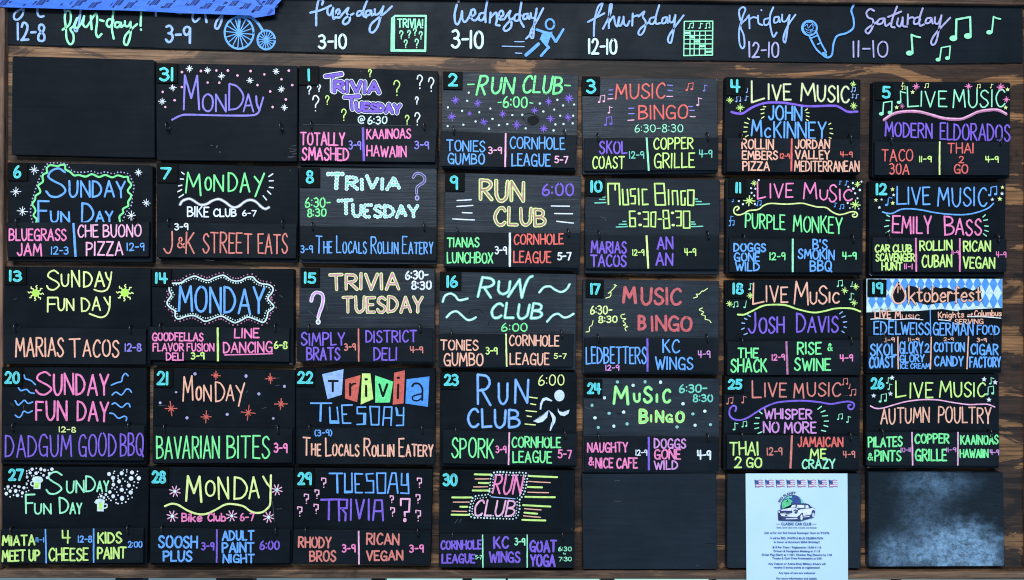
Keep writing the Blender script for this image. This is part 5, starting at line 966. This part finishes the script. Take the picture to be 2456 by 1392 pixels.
day(27, (0, 1110, .20263), [(30, 47), (1762, 62), (1737, 1212), (25, 1207)], (30, 47, 300, 262), (100, 72, 282, 214), [(5, 792), (1697, 777), (1692, 1187), (5, 1197)],
 [T('S', 555, 98, 735, 368, 'm', 26, dy=0), T('UN', 788, 222, 992, 355, 'm', 24, dy=-4), T('D', 1020, 168, 1130, 345, 'm', 25), T('AY', 1152, 220, 1285, 338, 'm', 24, dy=0), T('F', 305, 382, 412, 602, 'm', 27, dy=0), T('UN', 412, 488, 600, 602, 'm', 24), T('D', 705, 412, 808, 598, 'm', 26), T('AY', 832, 478, 965, 602, 'm', 24, dy=0),
  Fl([(400, 220), (484, 220), (478, 312), (398, 312)], 'W', 'beer_mug_drawing'), Fl([(412, 224), (462, 224), (455, 300), (414, 300)], 'V', 'beer_mug_drawing'), Fl([(375, 200), (395, 168), (440, 160), (490, 170), (512, 205), (495, 235), (470, 228), (440, 238), (400, 230)], 'W', 'beer_mug_drawing'), Pa([(402, 225), (370, 230), (368, 265), (400, 278)], 'W', 17, 'beer_mug_drawing'),
  Fl([(1150, 475), (1232, 475), (1228, 578), (1148, 575)], 'W', 'beer_mug_drawing'), Fl([(1172, 478), (1206, 478), (1206, 552), (1172, 552)], 'V', 'beer_mug_drawing'), Fl([(1115, 470), (1140, 435), (1185, 425), (1235, 440), (1242, 470), (1215, 482), (1180, 470), (1140, 492)], 'W', 'beer_mug_drawing'), Pa([(1232, 492), (1265, 495), (1262, 530), (1228, 540)], 'W', 18, 'beer_mug_drawing'),
  Dt([(380, 78, 20), (483, 78, 20), (615, 78, 20), (357, 120, 18), (427, 125, 20), (528, 90, 18), (585, 127, 18), (515, 150, 16), (560, 178, 18), (318, 170, 18), (95, 285, 20), (172, 270, 18), (225, 285, 18), (283, 298, 18), (120, 337, 20), (185, 335, 22), (75, 367, 20), (265, 358, 20), (207, 388, 20), (312, 252, 16), (430, 68, 9), (455, 112, 9), (485, 125, 8), (345, 92, 9), (315, 100, 11), (400, 155, 8), (375, 155, 8), (335, 215, 9), (55, 310, 8), (90, 315, 9), (140, 300, 9), (250, 258, 8), (322, 298, 8), (340, 330, 8), (230, 332, 9), (310, 345, 9), (120, 405, 9), (260, 402, 10), (160, 385, 9), (570, 90, 9), (315, 130, 10)], 'w'),
  Dt([(1290, 135, 24), (1440, 125, 24), (1563, 117, 24), (1338, 180, 23), (1552, 187, 26), (1643, 185, 27), (1411, 222, 23), (1342, 260, 22), (1525, 270, 25), (1440, 322, 24), (1547, 353, 25), (1300, 348, 20), (1253, 378, 17), (1340, 398, 24), (1197, 397, 17), (1445, 422, 27), (1230, 415, 16), (1355, 103, 9), (1345, 125, 8), (1460, 88, 7), (1500, 85, 9), (1502, 110, 8), (1628, 103, 9), (1620, 140, 9), (1605, 155, 8), (1490, 150, 9), (1398, 155, 9), (1398, 185, 8), (1455, 190, 9), (1340, 218, 9), (1480, 220, 9), (1510, 230, 8), (1590, 230, 9), (1633, 237, 9), (1440, 275, 9), (1385, 290, 9), (1325, 300, 9), (1360, 315, 8), (1582, 272, 9), (1618, 297, 10), (1500, 318, 9), (1565, 318, 9), (1480, 357, 9), (1382, 350, 9), (1510, 395, 9), (1563, 413, 9), (1520, 430, 10), (1398, 385, 9), (1290, 425, 8), (1313, 447, 10), (1372, 438, 9), (1375, 475, 10), (1398, 485, 10), (1442, 480, 10), (1488, 467, 10), (1210, 362, 8), (1180, 375, 8), (1165, 408, 8), (1275, 405, 8), (1258, 440, 8)], 'w')],
 [T('MIATA', 30, 868, 410, 980, 'y', 27, dy=-5), T('11-1', 428, 888, 520, 940, 'b', 18, dy=0), T('MEET', 27, 1042, 295, 1165, 'y', 26, dy=-3), T('UP', 345, 1042, 465, 1158, 'y', 27, dy=0), D(538, 785, 547, 1192, 'b', 23), T('4', 738, 798, 828, 948, 'y', 24), T('12-8', 928, 870, 1086, 942, 'b', 20, dy=0), T('CHEESE', 582, 1018, 1043, 1158, 'y', 25, dy=-5), D(1108, 780, 1108, 1185, 'b', 23), T('KIDS', 1162, 828, 1438, 948, 'y', 27, dy=0), T('PAINT', 1158, 1008, 1490, 1135, 'y', 27, dy=-5), T('2:00', 1518, 932, 1680, 1000, 'b', 20, dy=0)], 'A',
 'thin green SUNDAY FUN DAY with two foaming beer mugs', 'yellow lettering in three columns, blue dividers')
fl28 = [(343, 340), (1550, 322), (312, 635), (1015, 630), (1452, 645)]
day(28, (350, 1110, K3), [(45, 52), (1747, 67), (1732, 1212), (45, 1212)], (48, 55, 267, 292), (68, 98, 238, 244), [(55, 774), (1707, 797), (1697, 1192), (50, 1192)],
 [T('M', 475, 145, 655, 445, 'Y', 33, dy=12), T('O', 708, 218, 812, 395, 'Y', 28), T('N', 862, 180, 975, 428, 'Y', 29, dy=0), T('D', 1045, 178, 1198, 440, 'Y', 29, dy=0), T('A', 1220, 172, 1332, 422, 'Y', 28, dy=-8), Pm([[(1388, 165), (1430, 240), (1470, 290)]], 'Y', 28),
  Pa([(1480, 150), (1475, 350), (1470, 490), (1440, 540), (1380, 585), (1300, 595), (1230, 570), (1150, 515), (1020, 490), (930, 500), (830, 555), (720, 605), (620, 610), (500, 570), (380, 500), (300, 488), (225, 515)], 'Y', 29, 'wavy_line')]
 + [Ln([(x + 30 * math.cos(i * .785 + .3), y + 30 * math.sin(i * .785 + .3), x + 64 * math.cos(i * .785 + .3), y + 64 * math.sin(i * .785 + .3)) for i in range(8)], 'l', 16, 'flower_drawing') for x, y in fl28] + [Dt([(x, y, 21) for x, y in fl28], 'W'),
  T('Bike', 428, 602, 662, 695, 'p', 23, lower=True, dy=0), T('Club', 735, 602, 942, 690, 'p', 23, lower=True, dy=0), T('6-7', 1117, 602, 1280, 685, 'p', 20, dy=0)],
 [T('SOOSH', 153, 868, 608, 1000, 'b', 29, dy=8), T('PLUS', 208, 1048, 543, 1162, 'b', 29, dy=0), T('3-9', 662, 948, 803, 1032, 'v', 23, dy=0), D(840, 790, 838, 1185, 'v', 25), T('ADULT', 908, 812, 1275, 918, 'b', 27, dy=-6), T('PAINT', 908, 952, 1275, 1062, 'b', 27, dy=-6), T('NIGHT', 918, 1088, 1280, 1182, 'b', 27, dy=0), T('6:00', 1353, 932, 1576, 1026, 'v', 23, dy=0)], 'A',
 'yellow MONDAY whose tail runs into a long wave, with pink flowers', 'blue lettering, purple hours, thin purple divider')
day(29, (695, 1110, K3), [(55, 62), (1692, 82), (1667, 1207), (35, 1202)], (55, 65, 290, 302), (92, 112, 262, 262), [(45, 797), (1672, 807), (1662, 1207), (35, 1197)],
 [Pm([[(468, 128), (625, 128)], [(652, 130), (652, 355), (738, 350), (735, 125)], [(860, 135), (772, 130), (778, 355), (860, 355)], [(775, 255), (820, 255)], [(985, 130), (905, 135), (915, 215), (990, 215), (992, 355), (895, 355)], [(1030, 125), (1135, 125), (1130, 360), (1040, 360), (1030, 125)], [(1160, 360), (1210, 125), (1255, 125), (1278, 360)], [(1190, 255), (1265, 255)], [(1325, 130), (1322, 265), (1400, 265)], [(1400, 130), (1408, 365), (1315, 360)]], 'b', 23, A_, False),
  Ln([(560, 135, 565, 355), (660, 345, 732, 342), (1390, 135, 1395, 255)], 'b', 30, A_),
  Pm([[(370, 440), (555, 435)], [(465, 440), (462, 670)], [(585, 685), (580, 435), (680, 440), (675, 540), (590, 540)], [(620, 550), (662, 600), (658, 685)], [(725, 435), (722, 680)], [(785, 440), (822, 660)], [(824, 660), (880, 440)], [(935, 435), (935, 675)], [(985, 680), (1010, 445), (1090, 445), (1105, 685)], [(1000, 575), (1095, 575)]], 'v', 29, A_, False),
  Pa([(1315, 505), (1315, 430), (1420, 430), (1412, 580), (1360, 585), (1362, 632)], 'l', 26, 'question_mark', False), Dt([(1362, 680, 24)], 'l'),
  Qm([(402, 240, 115), (197, 430, 115), (322, 375, 105), (118, 580, 115), (312, 550, 115), (1208, 435, 85), (1217, 585, 105), (1535, 240, 115), (1518, 430, 105), (1520, 630, 130)], 'l', 17, True)],
 [T('RHODY', 108, 882, 485, 1003, 's', 26, dy=3), T('BROS', 238, 1048, 543, 1168, 's', 26, dy=-4), T('3-9', 622, 972, 773, 1058, 'p', 21, dy=0), D(815, 808, 820, 1205, 'l', 25), T('RICAN', 913, 842, 1288, 968, 's', 26, dy=0), T('VEGAN', 913, 1048, 1335, 1155, 's', 26, dy=-3), T('3-9', 1418, 975, 1580, 1058, 'p', 21, dy=0)], 'A',
 'square blue TUESDAY over purple TRIVIA with pink angular question marks', 'coral lettering, pink hours, pale pink divider')
p30 = [(690, 150), (740, 115), (900, 122), (1100, 130), (1105, 200), (1080, 320), (1045, 400), (1015, 440), (1010, 560), (970, 655), (800, 660), (600, 650), (450, 640), (430, 550), (460, 440), (500, 400), (640, 380), (665, 330), (680, 200), (690, 150)]
day(30, (1040, 1110, K3), [(70, 89), (1672, 97), (1667, 1247), (60, 1242)], (72, 90, 310, 312), (110, 128, 282, 274), [(70, 852), (1667, 852), (1662, 1247), (65, 1242)],
 [T('RUN', 700, 145, 1068, 365, 'p', 27, sl=.2, dy=14), T('CLUB', 472, 445, 985, 628, 'l', 27, sl=.2, dy=12),
  Ln([(487, 138, 680, 142), (535, 240, 650, 242), (463, 330, 660, 330), (1125, 158, 1462, 172), (1115, 288, 1282, 293), (1085, 405, 1435, 410), (220, 412, 452, 412), (315, 522, 398, 523), (212, 616, 425, 618), (1060, 503, 1382, 520), (1075, 592, 1225, 605), (1050, 677, 1322, 685)], 'y', 28),
  Ln([(492, 193, 655, 192), (475, 288, 640, 285), (1128, 222, 1380, 237), (1115, 350, 1360, 356), (233, 467, 420, 467), (217, 574, 392, 578), (1075, 545, 1272, 560), (1065, 630, 1265, 648)], 'o', 16), Ln([(680, 405, 965, 428)], 'L', 14), Da(p30, 4, 38, 11, 'W'), Da(p30, -26, 36, 8, 'W')],
 [T('CORNHOLE', 88, 928, 562, 1025, 'v', 26, dy=-4), T('LEAGUE', 103, 1088, 485, 1185, 'v', 27, dy=-2), T('5-7', 497, 1098, 568, 1142, 'm', 15), D(580, 852, 583, 1245, 'm', 20), T('KC', 718, 882, 883, 1008, 'v', 29, dy=0), T('WINGS', 663, 1058, 1020, 1175, 'v', 27, dy=0), T('3-9', 962, 898, 1080, 975, 'm', 19, dy=0), D(1108, 852, 1108, 1245, 'm', 19), T('GOAT', 1145, 928, 1448, 1052, 'v', 31, dy=0), T('YOGA', 1150, 1093, 1435, 1222, 'v', 31, dy=0), T('6:30', 1478, 998, 1630, 1045, 'm', 16, dy=0), T('to', 1532, 1062, 1565, 1085, 'm', 9, lower=True), T('7:30', 1483, 1118, 1630, 1165, 'm', 16, dy=0)], 'A',
 'slanted pink RUN CLUB ringed with white dots', 'purple lettering in three columns, mint dividers')
day('b3', (1385, 1110, K3), [(55, 137), (1645, 127), (1650, 1266), (65, 1267)], mat='D', look='blank blue-grey day board at the bottom, left of the paper flyer')
day('b4', (1730, 890, K), [(78, 1328), (1795, 1322), (1792, 2538), (75, 2535)], mat='D', look='blank dark day board at the bottom, mostly covered by the paper flyer')
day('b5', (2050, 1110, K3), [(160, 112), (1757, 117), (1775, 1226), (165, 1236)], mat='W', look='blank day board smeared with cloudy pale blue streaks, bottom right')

def hook(px, py, root, front):
    """cup hook screwed into the board, curling over whatever hangs in front of it"""
    a = P(px, py - 7, BT); r = 0.0056; mb = MB(); y0 = -BT
    pts = [Vector((a.x, y0 + 0.001, a.z + 0.004)), Vector((a.x, y0 - 0.003, a.z + 0.004))]
    for k in range(11):
        t = math.radians(95 - 29 * k)
        pts.append(Vector((a.x + 0.0004 * k, y0 - 0.0075 - r * 1.5 * math.cos(t) * 0.9, a.z - 0.003 + r * 1.7 * math.sin(t))))
    tube(mb, pts, 0.0015, MAT['metal']); return mb.build('hook', root, True)

SCUFF = {31: [('f', [(755, 1115, 770, 1122), (860, 1202, 880, 1206), (830, 1150, 834, 1120)]), ('h', [(1760, 1160, 1850, 1172), (1770, 1200, 1848, 1190), (1750, 1265, 1830, 1262), (1790, 1130, 1845, 1120), (1740, 1280, 1800, 1275), (1800, 1230, 1850, 1225)])],
 7: [('f', [(92, 1278, 132, 1302), (96, 1270, 106, 1288)]), ('h', [(700, 1305, 820, 1312), (1795, 155, 1805, 158), (548, 372, 560, 376)])], 12: [('f', [(84, 1272, 110, 1296)]), ('h', [(265, 1255, 275, 1258)])],
 3: [('f', [(1782, 108, 1790, 122)]), ('h', [(300, 120, 380, 140), (310, 150, 400, 170), (1230, 270, 1420, 295), (60, 420, 200, 430), (330, 780, 420, 800)])],
 14: [('f', [(1815, 1300, 1850, 1305)]), ('h', [(1690, 420, 1728, 445)])], 26: [('f', [(60, 1230, 72, 1246), (58, 1246, 80, 1240)])], 25: [('h', [(1570, 320, 1630, 318)])],
 21: [('h', [(1660, 200, 1720, 198), (1665, 295, 1725, 288), (1490, 590, 1545, 575), (160, 555, 260, 548), (1290, 385, 1310, 360), (1670, 810, 1690, 800)])], 20: [('h', [(298, 600, 308, 545), (130, 520, 180, 560), (310, 400, 318, 415), (1590, 295, 1596, 300)])],
 10: [('h', [(298, 590, 345, 608), (350, 600, 362, 640)])], 13: [('h', [(175, 478, 210, 460), (340, 368, 348, 372)])], 30: [('h', [(250, 720, 285, 670), (300, 710, 330, 665), (1630, 780, 1640, 800)])],
 1: [('h', [(850, 112, 870, 116), (120, 800, 900, 806), (1000, 806, 1500, 812)])], 2: [('h', [(700, 205, 1250, 215), (1320, 515, 1750, 545), (1100, 340, 1780, 355), (70, 560, 240, 568), (250, 640, 480, 636)])], 8: [('h', [(350, 100, 700, 108), (1450, 330, 1860, 340), (880, 745, 1050, 750), (1420, 180, 1800, 195)])],
 9: [('h', [(120, 460, 420, 462), (1500, 420, 1800, 425), (1755, 370, 1775, 368)])], 15: [('h', [(630, 690, 1500, 700), (480, 360, 700, 345), (450, 500, 470, 600), (210, 600, 330, 690)])], 16: [('k', [(420, 600, 480, 545), (480, 545, 560, 550), (560, 550, 610, 600), (670, 760, 690, 690)])],
 24: [('h', [(100, 470, 200, 500), (560, 545, 700, 560)]), ('k', [(500, 540, 570, 545), (510, 552, 560, 558)])], 28: [('h', [(1500, 460, 1520, 700), (1540, 550, 1610, 545)])], 'first': [('k', [(1250, 315, 1275, 335), (380, 522, 540, 520), (150, 600, 250, 602), (1770, 1045, 1815, 1040)])],
 'b3': [('k', [(1520, 958, 1645, 952), (80, 805, 180, 800), (130, 250, 200, 265)]), ('h', [(430, 455, 510, 458), (1410, 1215, 1440, 1225), (440, 215, 500, 212)])]}
SGN = 0.0245; TIL = 0.0198
for n, d in DB.items():
    o = d['o']; px = lambda p: (o[0] + p[0] * o[2], o[1] + p[1] * o[2])
    q = [px(p) for p in d['q']]; isnum = isinstance(n, int)
    base = P((q[2][0] + q[3][0]) / 2, (q[2][1] + q[3][1]) / 2, 0.0); base.y = -0.0003
    root = empty('day_board', base)
    tag(root, 'day board %d: %s' % (n, d['look']) if isnum else d['look'], 'chalkboard', 'day boards of the calendar')
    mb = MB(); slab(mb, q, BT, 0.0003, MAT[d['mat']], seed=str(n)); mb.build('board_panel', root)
    sh = Sheet(o, BT, root); draw(sh, d['B'])
    if d['tile']:
        t = d['tile']; tq = [px((t[0], t[1])), px((t[2], t[1] + 4)), px((t[2] - 2, t[3] + 4)), px((t[0] - 2, t[3]))]
        tb = P((tq[2][0] + tq[3][0]) / 2, (tq[2][1] + tq[3][1]) / 2, BT)
        tr_ = empty('date_tile', tb); tag(tr_, 'small square black tile with the turquoise number %d' % n, 'date tile', 'date tiles on the day boards')
        mb = MB(); slab(mb, tq, TIL, BT + 0.0002, MAT['K'], 0.0012, 0.0005, seed=n); mb.build('tile_panel', tr_)
        nb = d['num']; draw(Sheet(o, TIL, tr_), [T(str(n), nb[0] + 12, nb[1] + 12, nb[2] - 12, nb[3] - 12, [('c', 37), ('i', 14)], 0, dy=4, jit=.6)])
    if n in SCUFF:
        for col_, lines in SCUFF[n]: draw(sh, [Ln(lines, col_, 7, 'scuff_mark')])
    if isnum:
        if d['sq']:
            s = d['sq']; hp_ = [((1 - f) * s[0][0] + f * s[1][0], (1 - f) * s[0][1] + f * s[1][1] + 18) for f in (.095, .905)]
        else: hp_ = [(205, 905), (1658, 910)]
        for p in hp_:
            a = px(p); hook(a[0], a[1], root, 0)
    if d['sq']:
        sq = [px(p) for p in d['sq']]
        sb = P((sq[2][0] + sq[3][0]) / 2, (sq[2][1] + sq[3][1]) / 2, BT)
        sr = empty('hanging_sign', sb); tag(sr, 'black sign hung under day %d: %s' % (n, d['sign']), 'hanging sign', 'signs hung on the day boards')
        mb = MB(); slab(mb, sq, SGN, BT + 0.0012, MAT['S'], 0.0015, 0.0007, seed=n * 3); mb.build('sign_panel', sr)
        draw(Sheet(o, SGN, sr), d['S'])

# ------------------------------------------------------------------ paper flyer taped over the lower boards
fr_ = empty('paper_flyer', P(1912, 1452, BT)); tag(fr_, 'pale blue-white printed sheet with flags, a globe and a car, over the bottom rail', 'flyer')
fo = (1760, 1130, .18821); fs = Sheet(fo, BT + 0.0022, fr_)
pm_, nt, bb = new_mat('flyer_paper')
nt.links.new(mix(nt, noise(nt, mapping(nt, (1, 1, 1)), 14, 3), lin((0.71, 0.81, 0.89)), lin((0.75, 0.845, 0.92))), bb.inputs['Base Color']); bb.inputs['Roughness'].default_value = 0.7
bump(nt, bb, noise(nt, mapping(nt, (1, 1, 1)), 9, 2), 0.25, 0.004)
mb = MB(); nx = 6
rows = 16; vs = []; fc = []
for j in range(rows + 1):
    t = j / rows
    for i in range(nx + 1):
        s_ = i / nx; x = 150 + (1448 - 150) * s_ + (15 - 5 * s_) * t; y = 32 + 1690 * t
        vs.append(fs.pt((x, y), 0.0006 * math.sin(t * 5 + s_ * 2) ** 2 - 0.0003))
back = [Vector((v.x, v.y + 0.00025, v.z)) for v in vs]
for j in range(rows):
    for i in range(nx): a = j * (nx + 1) + i; fc.append([a, a + nx + 1, a + nx + 2, a + 1])
mb.grid(vs, fc, pm_); mb.grid(back, [f[::-1] for f in fc], pm_); mb.build('paper_sheet', fr_)
fs.k = 40; FL = 0.0016
def ptext(txt, cx, cy, width, height, col, name='printed_text', arc=None):
    cu = bpy.data.curves.new('t', 'FONT'); cu.body = txt; cu.align_x = 'CENTER'; cu.align_y = 'CENTER'; cu.resolution_u = 3; cu.offset = 0.024
    ob = bpy.data.objects.new('t', cu); COL.objects.link(ob); dg = bpy.context.evaluated_depsgraph_get()
    me = bpy.data.meshes.new_from_object(ob.evaluated_get(dg)); xs_ = [v.co.x for v in me.vertices]; ys_ = [v.co.y for v in me.vertices]
    w0 = max(xs_) - min(xs_); mx = (max(xs_) + min(xs_)) / 2; hh = 0.72; my = 0.26
    pts = []
    for v in me.vertices:
        u = (v.co.x - mx) / w0 * width; vv = (v.co.y) / hh * height
        if arc:
            R_, a0 = arc; an = a0 + u / R_; pts.append((cx + (R_ + vv) * math.sin(an), cy - (R_ + vv) * math.cos(an)))
        else: pts.append((cx + u, cy - vv + u * 0.004))
    m = MB(); m.grid([fs.pt(p, FL) for p in pts], [list(p.vertices) for p in me.polygons], ink(col))
    bpy.data.objects.remove(ob); bpy.data.curves.remove(cu); bpy.data.meshes.remove(me); m.build(name, fr_)
for txt, cy, wd in (('Join us for our 2nd Annual Scavenger Hunt on 9/12/26', 790, 830), ('It will be RED, WHITE & BLUE CELEBRATION', 858, 672), ("in honor of America's 250th Birthday!!", 907, 585), ('$10 Per Team / Registration 10:30-11:15', 975, 620), ('Drivers & Navigators Meeting at 11:15', 1023, 592),
                    ('Green Flag (Start) at 11:30 / Checker Flag (Return) by 1:30', 1070, 895), ('Trophy & Cash Prize Presentation at 2:00', 1115, 630), ('Any Veteran or Active-Duty Military drivers will', 1185, 730), ('receive 5 bonus points at registration!', 1232, 588), ('Any type of cars are welcome!', 1301, 468), ('For more information and details,', 1372, 520)):
    ptext(txt, 804, cy, wd, 25, 'J')
ptext('CLASSIC CAR CLUB', 798, 677, 385, 34, 'J'); ptext("WE'RE A BREW-CREW WITH A CLASSIC CAR PROBLEM", 798, 725, 512, 15, 'J'); ptext('3RD PLANET', 757, 478, 262, 30, 'N', arc=(196, -0.50))
lo = lambda u, v: (((1860 + u * .07186) - 1760) / .18821, ((1170 + v * .07186) - 1130) / .18821)
def LF(pts, col, name): return Fl([lo(*p) for p in pts], col, name)
fs.k = 42
draw(fs, [Ln([(542, 677, 592, 677), (1005, 677, 1053, 677)], 'J', 5, 'rule_line'),
 LF(disc((565, 640), 400, 398, 40), 'N', 'globe_print'), LF(disc((565, 640), 384, 382, 40), 'J', 'globe_print'),
 LF([(215, 500), (290, 410), (380, 400), (430, 350), (520, 420), (575, 450), (520, 500), (510, 580), (470, 640), (420, 690), (240, 700), (215, 600)], 'E', 'globe_print'), LF([(280, 390), (400, 300), (540, 270), (560, 340), (470, 330), (400, 360)], 'T', 'globe_print'),
 LF([(770, 320), (860, 370), (930, 480), (935, 540), (860, 520), (840, 400)], 'T', 'globe_print'), LF([(355, 470), (400, 400), (430, 470)], 'N', 'globe_print'),
 LF([(95, 1100), (200, 1070), (165, 960), (80, 780), (180, 730), (500, 660), (570, 545), (640, 520), (1000, 525), (1110, 555), (1220, 660), (1320, 690), (1325, 800), (1270, 1000), (1230, 1010), (830, 1120), (300, 1110)], 'N', 'car_print'),
 LF([(165, 745), (500, 672), (720, 690), (745, 740), (600, 760), (580, 850), (560, 770), (180, 765)], 'w', 'car_print'), LF([(505, 668), (560, 580), (680, 572), (662, 665)], 'w', 'car_print'), LF([(700, 668), (725, 572), (960, 580), (965, 680), (700, 680)], 'w', 'car_print'), LF([(1000, 690), (1005, 590), (1080, 590), (1110, 640), (1110, 690)], 'w', 'car_print'),
 LF([(755, 760), (850, 720), (1140, 695), (1220, 680), (1310, 700), (1318, 790), (1280, 740), (1215, 760), (1190, 900), (930, 940), (915, 840), (860, 850), (800, 920), (740, 960), (700, 990), (200, 950), (150, 870), (560, 900), (570, 770), (700, 780), (740, 840)], 'w', 'car_print'),
 LF(disc((868, 990), 38, 95, 16), 'w', 'car_print'), LF(disc((1255, 910), 24, 80, 14), 'w', 'car_print'), LF([(345, 1020), (735, 1018), (735, 1050), (345, 1055)], 'w', 'car_print'), LF([(935, 970), (1140, 940), (1140, 965), (935, 990)], 'w', 'car_print'),
 LF([(190, 775), (560, 775), (560, 850), (190, 830)], 'N', 'car_print'), LF(disc((120, 812), 22, 30, 12), 'w', 'car_print'), LF(disc((680, 830), 50, 45, 14), 'J', 'car_print'), LF([(310, 905), (400, 908), (400, 950), (315, 945)], 'N', 'car_print')])
for i in range(8):
    x = 268 + i * 135; y = 112
    def wv(u, v): return (x + u * 105 + v * 8, y + v * 86 + 7 * math.sin(u * 6.3) + u * 8)
    m = MB()
    for k in range(7):
        for j in range(6): m.poly([fs.pt(wv(a, b), FL) for a, b in ((j/6, k/7), ((j+1)/6, k/7), ((j+1)/6, (k+1)/7), (j/6, (k+1)/7))], ink('F' if k % 2 == 0 else 'w'))
    for j in range(4): m.poly([fs.pt(wv(a, b), FL + 0.00006) for a, b in ((j*.11, 0), ((j+1)*.11, 0), ((j+1)*.11, .55), (j*.11, .55))], ink('J'))
    m.poly([fs.pt(p, FL + .00009) for p in ((x - 4, y - 4), (x + 3, y - 4), (x + 14, y + 100), (x + 8, y + 100))], ink('N')); m.build('flag_print', fr_)
